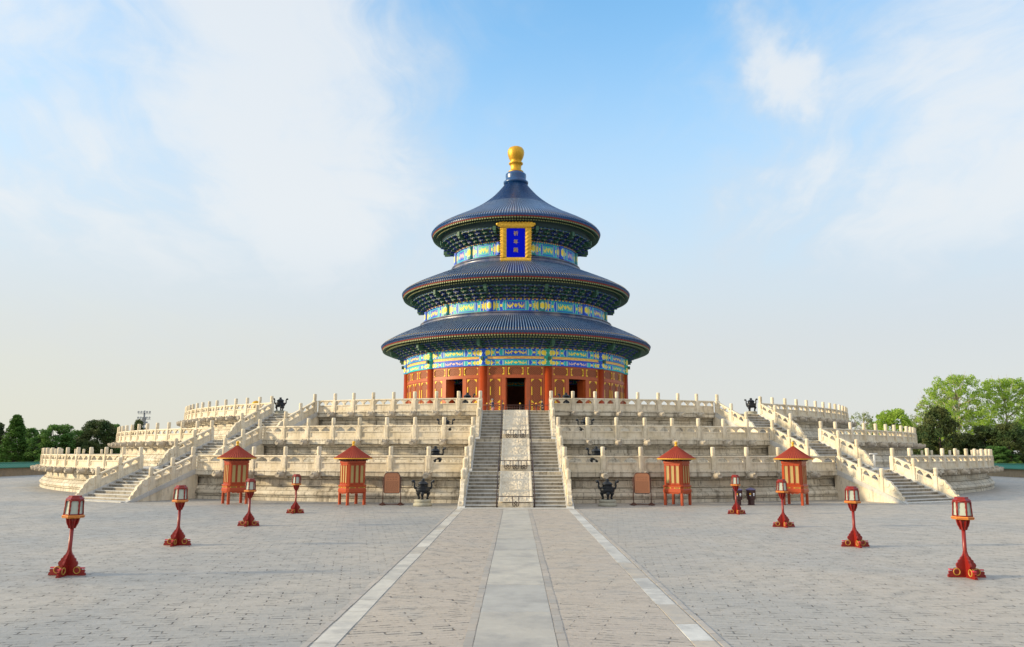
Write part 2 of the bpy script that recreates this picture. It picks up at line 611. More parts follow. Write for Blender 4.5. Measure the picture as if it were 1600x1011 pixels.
# ------------------------------------------------------------------ ground
def paving_mat(name, bw, bh, rot, c1, c2, dash=0.8, off=(0, 0), jk=0.4, m2=0.018, bluish=(0.29, 0.30, 0.31)):
    m = bpy.data.materials.new(name)
    m.use_nodes = True
    q = NT(m.node_tree)
    pos = q.n('ShaderNodeNewGeometry').outputs['Position']
    mp = q.n('ShaderNodeMapping', Vector=pos)
    mp.inputs['Rotation'].default_value = (0, 0, rot)
    mp.inputs['Location'].default_value = (off[0], off[1], 0)
    wob = q.vmath('ADD', mp.outputs[0], q.vmath('SCALE', q.noise(pos, 0.8, 3, 0.5, 0, out=1), None, scale=0.07))
    bt = q.n('ShaderNodeTexBrick', Vector=wob, Color1=(0, 0, 0, 1), Color2=(1, 1, 1, 1), Mortar=(0.5, 0.5, 0.5, 1), Scale=1.0)
    bt.inputs['Mortar Size'].default_value = 0.008
    bt.inputs['Mortar Smooth'].default_value = 0.25
    bt.inputs['Brick Width'].default_value = bw
    bt.inputs['Row Height'].default_value = bh
    bt.offset = 0.5
    bfac = bt.outputs['Fac']
    bcol = q.n('ShaderNodeSeparateColor', Color=bt.outputs['Color']).outputs[0]
    big = q.noise(pos, 0.16, 6, 0.6)
    mid = q.noise(pos, 1.3, 6, 0.65)
    fine = q.noise(pos, 14, 5, 0.7)
    c = q.mix(q.mr(big, 0.35, 0.65), (*c1, 1), (*c2, 1))
    c = q.mix(q.mr(mid, 0.45, 0.72, 0, 0.5), c, (*bluish, 1))
    dash = dash
    v = q.math('ADD', q.mr(bcol, 0, 1, 0.93, 1.06, smooth=False), q.mr(fine, 0.3, 0.7, -0.10, 0.10, smooth=False))
    c = q.mix(1.0, c, q.n('ShaderNodeCombineColor', Red=v, Green=v, Blue=v).outputs[0], 'MULTIPLY')
    # broken dark joints where edges have worn away
    gap = q.mr(q.noise(pos, 1.9, 4, 0.7), 0.47, 0.64)
    j = q.math('MULTIPLY', bfac, q.math('MULTIPLY_ADD', gap, dash * jk, 0.05))
    c = q.mix(j, c, (0.09, 0.088, 0.09, 1))
    # wide chipped edges: a second, coarser joint set, sparse
    bt2 = q.n('ShaderNodeTexBrick', Vector=wob, Color1=(0, 0, 0, 1), Color2=(1, 1, 1, 1), Mortar=(0.5, 0.5, 0.5, 1), Scale=1.0)
    bt2.inputs['Mortar Size'].default_value = m2
    bt2.inputs['Mortar Smooth'].default_value = 0.6
    bt2.inputs['Brick Width'].default_value = bw
    bt2.inputs['Row Height'].default_value = bh
    sparse = q.mr(q.noise(pos, 2.6, 5, 0.75), 0.50, 0.60, 0, 0.85)
    j2 = q.math('MULTIPLY', q.math('MULTIPLY', bt2.outputs['Fac'], sparse), dash)
    c = q.mix(j2, c, (0.06, 0.055, 0.055, 1))
    h = q.math('ADD', q.math('MULTIPLY', bcol, 0.25), q.math('MULTIPLY', fine, 0.35))
    h = q.math('ADD', h, q.math('MULTIPLY', mid, 0.6))
    h = q.math('SUBTRACT', h, q.math('MULTIPLY', j, 0.9))
    h = q.math('SUBTRACT', h, q.math('MULTIPLY', j2, 1.2))
    bp = q.n('ShaderNodeBump', Strength=0.9, Distance=0.03, Height=h)
    p = q.n('ShaderNodeBsdfPrincipled', Base__Color=c, Roughness=q.mr(mid, 0.3, 0.7, 0.42, 0.7), Normal=bp.outputs[0])
    p.inputs['Specular IOR Level'].default_value = 0.35
    q.n('ShaderNodeOutputMaterial', Surface=p.outputs[0])
    return m


pave = paving_mat('grey_brick_paving', 0.42, 0.17, R(7), (0.335, 0.325, 0.312), (0.40, 0.365, 0.325))
paveL = paving_mat('grey_brick_paving_long', 0.42, 0.17, R(-11), (0.275, 0.28, 0.285), (0.375, 0.35, 0.32), 1.0, jk=0.22)
laneL = paving_mat('lane_brick_left', 1.05, 0.16, R(-17), (0.39, 0.35, 0.315), (0.41, 0.36, 0.31), 1.0, m2=0.024)
laneR = paving_mat('lane_brick_right', 1.05, 0.16, R(15), (0.40, 0.355, 0.315), (0.42, 0.37, 0.315), 0.75, m2=0.018)


def sheet(name, x0, x1, y0, y1, z, m, kind='structure', nx=1, ny=1):
    b = MB().use(m)
    b.add([(x0, y0, 0), (x1, y0, 0), (x1, y1, 0), (x0, y1, 0)], [(0, 1, 2, 3)])
    return b.build(name, None, TR(0, 0, z), kind=kind)


lawn_m = mat('dry_grass', (0.10, 0.115, 0.05), 0.9, var=0.3, vscale=0.3, col2=(0.16, 0.12, 0.07))
sheet('ground', -4000, 4000, -4000, 4000, -0.01, lawn_m)
sheet('plaza_paving', 0, 58, -160, 80, 0.0, pave)
sheet('plaza_paving', -58, 0, -160, 80, 0.0, paveL)
sheet('path_paving', -2.50, -0.60, -160, -48.6, 0.004, laneL)
sheet('path_paving', 0.60, 2.50, -160, -48.6, 0.004, laneR)

slab_c = mat('path_slab', (1, 1, 1), 0.48, attr=True, var=0.10, vscale=1.4, bump=0.25, bscale=6)


def slab_strip(name, x0, x1, y0, y1, lens, tones, z=0.008, seed=1):
    rnd = random.Random(seed)
    b = MB().use(slab_c)
    y = y1
    while y > y0:
        L = rnd.uniform(*lens)
        b.col = rnd.choice(tones)
        k = rnd.uniform(0.94, 1.05)
        b.col = tuple(c * k for c in b.col)
        dz = rnd.uniform(0, 0.004)
        dx = rnd.uniform(-0.008, 0.008)
        b.box(x0 + dx, x1 + dx, y - L + 0.016, y, -0.02, z + dz)
        y -= L
    return b.build(name, kind='structure')


slab_strip('central_path', -0.59, 0.59, -120, -48.55, (2.0, 3.4), [(0.44, 0.42, 0.385), (0.42, 0.41, 0.385), (0.45, 0.43, 0.39), (0.40, 0.395, 0.38), (0.43, 0.415, 0.38)], seed=4)
slab_strip('path_edge', -2.86, -2.52, -120, -48.55, (0.8, 1.6), [(0.50, 0.48, 0.44), (0.54, 0.52, 0.48), (0.46, 0.42, 0.36), (0.52, 0.50, 0.46)], seed=2)
slab_strip('path_edge', 2.52, 2.86, -120, -48.55, (0.9, 1.9), [(0.54, 0.54, 0.53), (0.52, 0.51, 0.49), (0.44, 0.39, 0.33), (0.53, 0.52, 0.50)], seed=12)
slab_strip('path_border', -0.735, -0.605, -120, -48.55, (0.45, 0.5), [(0.36, 0.33, 0.30), (0.40, 0.36, 0.32)], z=0.010, seed=5)
slab_strip('path_border', 0.605, 0.735, -120, -48.55, (0.45, 0.5), [(0.36, 0.33, 0.30), (0.40, 0.36, 0.32)], z=0.010, seed=6)
slab_strip('path_border', -3.0, -2.90, -120, -48.55, (0.45, 0.5), [(0.36, 0.33, 0.30), (0.40, 0.36, 0.32)], z=0.010, seed=7)
slab_strip('path_border', 2.90, 3.0, -120, -48.55, (0.45, 0.5), [(0.36, 0.33, 0.30), (0.40, 0.36, 0.32)], z=0.010, seed=8)

# ------------------------------------------------------------------ terraces
ZD = [0.0, 1.68, 3.53, 5.56]
RD = [45.05, 39.50, 33.95]
POST_R = [44.88, 39.33, 33.78]


def drum_profile(Rr, z0, z1):
    h = z1 - z0
    P = [(0.97, -0.02, 0), (0.97, 0, 0)]
    q = [(0.00, 0.02), (0.110, 0.02), (0.113, -0.16), (0.130, -0.16), (0.133, -0.02), (0.175, -0.02), (0.19, 0.05), (0.225, 0.08), (0.26, 0.07), (0.36, -0.06),
         (0.455, -0.19), (0.458, -0.33), (0.478, -0.33), (0.481, -0.26), (0.52, -0.28), (0.53, -0.40), (0.695, -0.42), (0.70, -0.50), (0.725, -0.50), (0.73, -0.28),
         (0.76, -0.26), (0.765, -0.30), (0.79, -0.12), (0.81, 0.03), (0.82, -0.06), (0.832, -0.06), (0.835, 0.12), (0.955, 0.12), (0.975, 0.16), (1.0, 0.16)]
    return [(Rr - 0.16 + a, z0 + t * h) for t, a in q]


terr_labels = ['lowest and widest round marble terrace tier resting on the plaza', 'middle round marble terrace tier between the lowest and the uppermost',
               'uppermost round marble terrace tier directly under the blue roofed hall']
TERR = []
for k in range(3):
    z0, z1 = ZD[k], ZD[k + 1]
    t = thing('marble_terrace', terr_labels[k], 'terrace', (0, 0, z0), group='stacked round terraces')
    TERR.append(t)
    b = MB().use(drum_m)
    b.lathe(drum_profile(RD[k], 0, z1 - z0), 360, cap=False, uvs=RD[k], smooth=False)
    b.build('moulded_wall', t)
    b = MB().use(tread_m)
    inner = RD[k + 1] - 1.2 if k < 2 else 0.01
    b.lathe([(RD[k] + 0.0, z1 - z0 - 0.003), (inner, z1 - z0 - 0.003)], 180, cap=False, smooth=False)
    b.build('deck', t)

# dragon-head water spout, pointing along -Y (outward), origin at the wall face
sp = MB().use(spout_m)
sp.prism([(-0.14, -0.12), (-0.10, 0.10), (0.10, 0.10), (0.14, -0.12)], 0.25, -0.10)
pr = [(0.15, -0.10, 0.13), (0.16, -0.22, 0.15), (0.14, -0.34, 0.12), (0.11, -0.44, 0.085), (0.10, -0.52, 0.085)]


def loft(b, rings, T=None):
    """rings: list of lists of points (same count)"""
    o = len(b.v)
    nn = len(rings[0])
    for r_ in rings:
        for p in r_:
            b.v.append(tuple(T @ Vector(p)) if T else tuple(p))
    for i in range(len(rings) - 1):
        for k in range(nn):
            j = (k + 1) % nn
            b.face([o + i * nn + k, o + i * nn + j, o + (i + 1) * nn + j, o + (i + 1) * nn + k], True)
    b.face([o + k for k in range(nn)])
    b.face([o + (len(rings) - 1) * nn + k for k in range(nn)])


loft(sp, [[(hw * math.cos(a), y, hz * math.sin(a) - 0.01) for a in [2 * math.pi * i / 10 for i in range(10)]] for hw, y, hz in pr])
for sx in (-1, 1):
    sp.sphere((sx * 0.09, -0.22, 0.12), 0.05, 8, 6)
    sp.sphere((sx * 0.10, -0.02, 0.10), 0.06, 8, 6)
sp.sphere((0, -0.50, 0.06), 0.055, 8, 6)
sp.v = [(x * 1.45, y * 1.2, z * 1.4) for x, y, z in sp.v]
spout_me = sp.mesh('water_spout')

# balustrade post and panels
pb = MB().use(marble)
pb.cbox(-0.145, 0.145, -0.145, 0.145, 0, 0.86, 0.025)
pb.lathe([(0.125, 0.858), (0.105, 0.885), (0.13, 0.91), (0.10, 0.935), (0.118, 0.96), (0.124, 1.0), (0.116, 1.04), (0.126, 1.08), (0.118, 1.13),
          (0.126, 1.18), (0.118, 1.23), (0.124, 1.28), (0.115, 1.325), (0.085, 1.345), (0.001, 1.35)], 14)
pb.cbox(-0.09, 0.09, -0.16, 0.16, 0.12, 0.74, 0.01)
post_me = pb.mesh('post')


def panel_mesh(L, slope=0.0, name='panel'):
    """pierced marble panel of length L along x; z sheared by slope*x"""
    b = MB().use(marble)
    h = L / 2
    NX = 40
    b.box(-h, h, -0.115, 0.115, 0.0, 0.075)
    b.box(-h, h, -0.055, 0.055, 0.075, 0.50)
    # raised border of the slab face
    for y0, y1 in ((-0.10, -0.056), (0.056, 0.10)):
        b.box(-h + 0.03, h - 0.03, y0, y1, 0.08, 0.13)
        b.box(-h + 0.03, h - 0.03, y0, y1, 0.43, 0.495)
        b.box(-h + 0.03, -h + 0.10, y0, y1, 0.13, 0.43)
        b.box(h - 0.10, h - 0.03, y0, y1, 0.13, 0.43)
    # top rail, octagonal
    oc = [(-0.085, 0.76), (-0.11, 0.785), (-0.11, 0.83), (-0.085, 0.86), (0.085, 0.86), (0.11, 0.83), (0.11, 0.785), (0.085, 0.76)]
    b.prism([(a, z) for a, z in oc], -h, h, 'x')

    def hole(u):     # u 0..1 along one opening -> top of the hole above 0.5
        d = abs(u - 0.5) * 2
        if d > 0.93:
            return 0.0
        if d < 0.42:
            return 0.235 + 0.02 * math.cos(d * 7)
        if d < 0.60:
            return 0.185
        return 0.125 + 0.03 * math.cos((d - 0.6) * 12)
    x0s = [(-h + 0.06, -0.05), (0.05, h - 0.06)]
    b.box(-h, -h + 0.06, -0.055, 0.055, 0.50, 0.76)
    b.box(-0.05, 0.05, -0.065, 0.065, 0.50, 0.76)
    b.box(h - 0.06, h, -0.055, 0.055, 0.50, 0.76)
    for xa, xb in x0s:
        N = 16
        for i in range(N):
            u = (i + 0.5) / N
            z = hole(u)
            xx0, xx1 = xa + (xb - xa) * i / N, xa + (xb - xa) * (i + 1) / N
            b.box(xx0, xx1, -0.055, 0.055, 0.50 + z, 0.76)
    if slope:
        b.v = [(x, y, z + slope * x) for x, y, z in b.v]
    return b.mesh(name)


PANELS = {}


def panel_me(L, slope=0.0):
    k = (round(L, 2), round(slope, 3))
    if k not in PANELS:
        PANELS[k] = panel_mesh(k[0], slope)
    return PANELS[k]


GAPC = [3.37, 3.80, 4.05]                 # half-gap at the centre stair, degrees
GAPS = [(25.06, 31.2), (25.2, 31.95), (25.3, 32.75)]
tier_name = ['lowest', 'middle', 'uppermost']
NSEG = [8, 8, 8]
for k in range(3):
    z = ZD[k + 1]
    n_in = 8
    for side, sn in ((-1, 'left'), (1, 'right')):
        for seg in ('inner', 'outer'):
            if seg == 'inner':
                a0, a1 = GAPC[k], GAPS[k][0]
                cnt = 8
                lab = f'pierced marble balustrade on the {tier_name[k]} tier between centre stair and {sn} side stair'
            else:
                a0, a1 = GAPS[k][1], GAPS[k][1] + 2.72 * 36
                cnt = 36
                lab = f'curving marble balustrade on the {tier_name[k]} tier beyond the {sn} side stair'
            mid = side * (a0 + (a1 - a0) * 0.5 if seg == 'inner' else a0 + 6)
            root = thing('marble_balustrade', lab, 'balustrade', polar(POST_R[k], mid, z), R(mid), 'marble balustrades round the terraces')
            step = (a1 - a0) / cnt
            pr_ = POST_R[k]
            for i in range(cnt + 1):
                a = a0 + step * i
                if not ((i == 0) or (i == cnt and seg == 'inner')):
                    put(post_me, 'post', root, Matrix.Translation(polar(pr_, side * a, z)) @ Matrix.Rotation(R(side * a), 4, 'Z'))
                if i < cnt:
                    am = a + step / 2
                    ch = 2 * pr_ * math.sin(R(step) / 2)
                    put(panel_me(ch - 0.27), 'panel', root, Matrix.Translation(polar(pr_ * math.cos(R(step) / 2), side * am, z)) @ Matrix.Rotation(R(side * am), 4, 'Z'))
                if not (seg == 'inner' and i in (0, cnt)) and not (seg == 'outer' and (i == 0 or a > 118)):
                    put(spout_me, 'water_spout', TERR[k], Matrix.Translation(polar(RD[k] - 0.02, side * a, z - 0.22)) @ Matrix.Rotation(R(side * a), 4, 'Z'))

# ------------------------------------------------------------------ staircases
RUN, NST = 3.85, 9


def flight_mesh(w, rise, split=None, which=0):
    """local: x lateral, -y outward, z=0 at foot level; top edge at y=0"""
    b = MB()
    tr, rz = RUN / NST, rise / (NST + 1)
    spans = [(-w / 2, w / 2)] if split is None else [((-w / 2, -split), (split, w / 2))[which]]
    for i in range(NST):
        y0 = -RUN + i * tr
        zt = rz * (i + 1)
        for xa, xb in spans:
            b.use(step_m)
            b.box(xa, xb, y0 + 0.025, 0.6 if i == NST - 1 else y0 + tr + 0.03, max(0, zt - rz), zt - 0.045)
            b.use(tread_m)  # tread lighter than the riser, sky light painted in
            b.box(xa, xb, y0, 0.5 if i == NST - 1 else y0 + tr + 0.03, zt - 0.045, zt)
    return b


def scroll_poly():
    # outline of the carved end stone in (dist outward, height above slope)
    pts = [(0.0, 0.0), (1.12, 0.0)]
    c = [(1.14, 0.10), (1.08, 0.20), (0.98, 0.22), (0.94, 0.34), (0.84, 0.40), (0.78, 0.42), (0.73, 0.56), (0.62, 0.62), (0.52, 0.64),
         (0.44, 0.76), (0.30, 0.78), (0.16, 0.74), (0.10, 0.80), (0.0, 0.80)]
    return pts + c


def make_staircase(az, widths, label, split=None, name='stone_staircase'):
    base = polar(RD[0], az, 0)
    root = thing(name, label, 'staircase', base, R(az), 'staircases climbing the terraces')
    for k in range(3):
        z0, z1 = ZD[k], ZD[k + 1]
        rise = z1 - z0
        sl = rise / RUN
        w = widths[k]
        a = az
        if split is None:
            gm = (GAPS[k][0] + GAPS[k][1]) / 2
            a = math.copysign(gm, az)
        Tm = Matrix.Translation(polar(RD[k] - 0.03, a, z0)) @ Matrix.Rotation(R(a), 4, 'Z')
        fb = flight_mesh(w, rise, split)
        if k == 0 and split is None:
            fb.use(tread_m)
            fb.box(-w / 2 - 0.2, w / 2 + 0.2, -RUN - 0.75, -RUN + 0.05, 0.0, 0.05)
        fb.build('flight', root, Tm)
        if split is not None:
            flight_mesh(w, rise, split, 1).build('flight', root, Tm)
            if k == 0:
                MB().use(tread_m).box(-w / 2 - 0.2, w / 2 + 0.2, -RUN - 0.75, -RUN - 0.03, 0.0, 0.05).build('foot_slab', root, Tm)
        # cheek walls with a sloping coping
        cw = 0.36
        for s in (-1, 1):
            cb = MB().use(marble)
            xa, xb = s * w / 2, s * (w / 2 + cw)
            x0, x1 = min(xa, xb), max(xa, xb)
            up_ = 0.10
            RC = RUN + 0.30
            slc = sl
            ztop = rise + 0.02
            cb.prism([(0.30, 0.0), (-RC + 0.02, 0.0), (-RC + 0.02, 0.03), (0.0, ztop - 0.10), (0.30, ztop - 0.10)], x0 + 0.03, x1 - 0.03, 'x')
            cb.use(tread_m)
            cb.prism([(-RC - 0.25, 0.0), (-RC + 0.35, 0.0), (0.28, ztop - 0.20), (0.28, ztop), (0.0, ztop)], x0, x1, 'x')
            cb.build('cheek_wall', root, Tm)
            xc = (x0 + x1) / 2
            sr = put(None, 'side_rail', root, Tm @ TR(xc, -0.02, rise))
            slope = ztop / (RC + 0.25)
            ys = [-0.02, -1.42, -2.82]

            def zc(y):
                return ztop + y * slope if y < 0 else ztop
            for j, y in enumerate(ys):
                put(post_me, 'post', sr, Tm @ TR(xc, y, zc(y) - (0.02 if j == 0 else 0.10), 0))
            for j in range(2):
                ym = (ys[j] + ys[j + 1]) / 2
                put(panel_me(1.13, slope), 'panel', sr, Tm @ TR(xc, ym, zc(ym) - 0.035, math.pi / 2))
            eb = MB().use(marble)
            poly = [(-d, h * 0.98 - d * slope) for d, h in scroll_poly()]
            eb.prism(poly, -0.09, 0.09, 'x')
            for (d, h, r_) in ((1.04, 0.13, 0.10), (0.82, 0.30, 0.09), (0.58, 0.46, 0.11), (0.22, 0.52, 0.16)):
                for sx in (-1, 1):
                    eb.lathe([(r_, 0), (r_, 0.012), (r_ * 0.8, 0.025), (r_ * 0.45, 0.01), (0.001, 0.02)], 14,
                             Matrix.Translation((sx * 0.088, -d, h - d * slope)) @ Matrix.Rotation(sx * math.pi / 2, 4, 'Y'))
            eb.build('scroll_stone', sr, Tm @ TR(xc, ys[2] - 0.14, zc(ys[2] - 0.14) - 0.02))
    return root


cs = make_staircase(0.0, (4.94, 4.86, 4.50), 'broad centre marble stairway with carved sloping ramp slabs leading to the hall', split=0.86)
make_staircase(-28.2, (4.35, 4.20, 3.95), 'marble staircase climbing the left side of the round terraces')
make_staircase(28.2, (4.35, 4.20, 3.95), 'marble staircase climbing the right side of the round terraces')


def carved(w, L, seed):
    b = MB().use(carve_m)
    nx, ny = 56, 84
    o = len(b.v)
    for j in range(ny + 1):
        for i in range(nx + 1):
            x, y = (i / nx - 0.5) * w, j / ny * L
            ex = min(w / 2 - abs(x), y, L - y)
            u = Vector((x * 2.3 + seed * 7, y * 2.3, seed * 3.1))
            q = noise.noise_vector(u) * 0.7
            d = noise.noise(Vector((x * 9.0, y * 9.0, seed)) + q * 1.8)
            d2 = math.sin(14 * noise.noise(Vector((x * 4.2, y * 4.2, seed + 5)) + q * 0.35))
            hgt = 0.036 * max(0, 0.25 + 0.8 * d2 + 1.0 * d)
            if ex < 0.10:
                hgt = 0.055
            elif ex < 0.15:
                hgt = 0.0
            b.v.append((x, -L + y, hgt))
    for j in range(ny):
        for i in range(nx):
            a = o + j * (nx + 1) + i
            b.face([a, a + 1, a + nx + 2, a + nx + 1], True)
    # body
    b.box(-w / 2, w / 2, -L, 0, -0.12, -0.004)
    return b


for k in range(3):
    z0, z1 = ZD[k], ZD[k + 1]
    rise = z1 - z0
    sl = math.atan2(rise - 0.30, RUN)
    L = (RUN + 0.05) / math.cos(sl)
    b = carved(1.66, L, k + 1)
    Tm = Matrix.Translation((0, -RD[k] + 0.05, z1 - 0.02)) @ Matrix.Rotation(sl, 4, 'X')
    b.build('carved_ramp', cs, Tm)
    q = MB().use(marble)
    q.box(-0.858, 0.858, -RUN + 0.0, 0.4, 0.0, 0.26)
    q.prism([(-RUN - 0.03, 0.0), (0.3, 0.0), (0.3, rise - 0.08), (0.0, rise - 0.16), (-RUN - 0.03, 0.14)], -0.857, 0.857, 'x')
    q.build('ramp_base', cs, Matrix.Translation((0, -RD[k] + 0.0, z0)))

# metal handrails along the carved ramp
for s, sn in ((-1, 'left'), (1, 'right')):
    root = thing('metal_handrail', f'thin dark metal handrail along the {sn} edge of the carved centre ramp', 'handrail', (s * 0.93, -RD[0] - RUN - 0.1, 0), 0, 'handrails beside the ramp')
    hb = MB().use(pipe_m)
    pts = []
    for k in range(3):
        yb, yt = -RD[k] - RUN - 0.05, -RD[k] + 0.15
        pts += [(s * 0.93, yb, ZD[k] + 0.62), (s * 0.93, yt, ZD[k + 1] + 0.62)]
    pts = [(s * 0.93, pts[0][1], 0.0)] + pts + [(s * 0.93, pts[-1][1] + 0.5, ZD[3] + 0.75), (s * 0.93, pts[-1][1] + 0.5, ZD[3])]
    hb.tube(pts, 0.026, 8)
    hb.build('top_rail', root, Matrix.Identity(4))
    for k in range(3):
        yb, yt = -RD[k] - RUN - 0.05, -RD[k] + 0.15
        for f in ((0.02, 0.5, 0.98) if k else (0.5, 0.98)):
            y = yb + (yt - yb) * f
            z = ZD[k] + (ZD[k + 1] - ZD[k]) * f
            u = MB().use(pipe_m)
            u.tube([(0, 0, -0.3), (0, 0, 0.61)], 0.018, 6)
            u.build('upright', root, Matrix.Translation((s * 0.93, y, z)))
# small barriers at the foot of each carved slab
for k in range(3):
    root = thing('ramp_barrier', f'low dark metal barrier with cloud scrolls at the foot of the {["bottom", "middle", "top"][k]} carved slab', 'barrier',
                 (0, -RD[k] - RUN - 0.12, ZD[k]), 0, 'barriers below the carved slabs')
    b = MB().use(pipe_m)
    b.tube([(-0.9, 0, 0.0), (-0.9, 0, 0.58), (0.9, 0, 0.58), (0.9, 0, 0.0)], 0.022, 8)
    b.build('frame', root)
    for cx in ((0.0,) if k == 0 else (-0.46, 0.0, 0.46)):
        c = MB().use(pipe_m)
        z = 0.22
        c.tube([(cx - 0.15, 0, 0.58), (cx - 0.15, 0, z), (cx - 0.13, 0, z - 0.09), (cx - 0.05, 0, z - 0.11), (cx - 0.02, 0, z - 0.02), (cx - 0.07, 0, z + 0.04),
                (cx - 0.02, 0, z + 0.12), (cx + 0.02, 0, z + 0.12), (cx + 0.07, 0, z + 0.04), (cx + 0.02, 0, z - 0.02), (cx + 0.05, 0, z - 0.11), (cx + 0.13, 0, z - 0.09),
                (cx + 0.15, 0, z), (cx + 0.15, 0, 0.58)], 0.022, 6)
        c.build('scroll', root)

exec_marker = True
# ------------------------------------------------------------------ the hall
HZ = ZD[3]
hall = thing('temple_hall', 'tall round wooden temple hall with three blue tiled roofs and gilded finial', 'temple', (0, 0, HZ))
HM = Matrix.Identity(4)      # hall parts are built in world coordinates


def hb(b, name, parent=None, fn=None):
    me = b.mesh(name, fn)
    return put(me, name, parent or hall, HM)


# plinth
b = MB().use(drum_m)
b.lathe([(13.6, HZ), (13.6, HZ + 0.12), (13.5, HZ + 0.18), (0.01, HZ + 0.18)], 120, uvs=13, cap=False, smooth=False)
hb(b, 'plinth')
FZ = HZ + 0.18
# dark inner core ring (back wall of the interior) and ceiling
b = MB().use(interior_m)
b.lathe([(11.5, 11.4), (0.01, 11.4)], 48, cap=False)
hb(b, 'ceiling')


def bayfn(az, R0=12.05):
    def fn(p):
        a = R(az) + p[0] / R0
        r = R0 - p[1]
        return (r * math.sin(a), -r * math.cos(a), p[2])
    return fn


def bx(b, x0, x1, y0, y1, z0, z1, uvm=False):
    """box subdivided along x so it bends; y: - outward"""
    N = max(1, int(abs(x1 - x0) / 0.35))
    for i in range(N):
        xa, xb = x0 + (x1 - x0) * i / N, x0 + (x1 - x0) * (i + 1) / N
        o = len(b.v)
        b.v += [(xa, y0, z0), (xb, y0, z0), (xb, y1, z0), (xa, y1, z0), (xa, y0, z1), (xb, y0, z1), (xb, y1, z1), (xa, y1, z1)]
        b.face([o, o + 1, o + 5, o + 4], False, [(xa, z0), (xb, z0), (xb, z1), (xa, z1)])
        b.face([o + 3, o + 7, o + 6, o + 2])
        b.face([o + 0, o + 3, o + 2, o + 1])
        b.face([o + 4, o + 5, o + 6, o + 7])
        if i == 0:
            b.face([o, o + 4, o + 7, o + 3])
        if i == N - 1:
            b.face([o + 1, o + 2, o + 6, o + 5])


def gold_corners(b, x0, x1, z0, z1, y, l=0.26, t=0.075, mid=True):
    for sx, xx in ((1, x0), (-1, x1)):
        for sz, z in ((1, z0), (-1, z1)):
            xa, xb = sorted((xx, xx + sx * l))
            za, zb = sorted((z, z + sz * t))
            bx(b, xa, xb, y, y + 0.02, za, zb)
            xa, xb = sorted((xx, xx + sx * t))
            za, zb = sorted((z + sz * t, z + sz * l))
            bx(b, xa, xb, y, y + 0.02, za, zb)
            b.box(*sorted((xx + sx * t, xx + sx * (t + 0.09))), y, y + 0.02, *sorted((z + sz * t, z + sz * (t + 0.09))))
        if mid:
            xa, xb = sorted((xx, xx + sx * 0.095))
            zm = (z0 + z1) / 2
            ll = min(0.42, (z1 - z0) * 0.18)
            bx(b, xa, xb, y, y + 0.02, zm - ll, zm + ll)


def leaf(az, xc, w):
    """one lattice door leaf: frame, lattice, gilt mounts"""
    lf = MB().use(red_wall)
    h = w / 2
    bx(lf, xc - h, xc + h, 0.0, 0.08, FZ + 0.12, 9.82)
    bx(lf, xc - h, xc - h + 0.10, -0.045, -0.001, FZ + 0.12, 9.82)
    bx(lf, xc + h - 0.10, xc + h, -0.045, -0.001, FZ + 0.12, 9.82)
    for za, zb in ((FZ + 0.12, FZ + 0.26), (6.86, 6.96), (7.30, 7.42), (9.70, 9.82)):
        bx(lf, xc - h + 0.101, xc + h - 0.101, -0.04, -0.001, za, zb)
    lf.use(lattice)
    bx(lf, xc - h + 0.10, xc + h - 0.10, -0.015, -0.003, 7.42, 9.70)
    bx(lf, xc - h + 0.16, xc + h - 0.16, -0.015, -0.003, 7.02, 7.26)
    o = hb(lf, 'door_leaf', None, bayfn(az))
    g = MB().use(goldpaint)
    gold_corners(g, xc - h + 0.08, xc + h - 0.08, 7.44, 9.72, -0.06)
    gold_corners(g, xc - h + 0.08, xc + h - 0.08, 6.96, 7.32, -0.06, 0.12, 0.045, False)
    gold_corners(g, xc - h + 0.08, xc + h - 0.08, FZ + 0.22, 6.88, -0.06, 0.22, 0.045)
    put(g.mesh('gilt_mount', bayfn(az)), 'gilt_mount', o, HM)
    return o


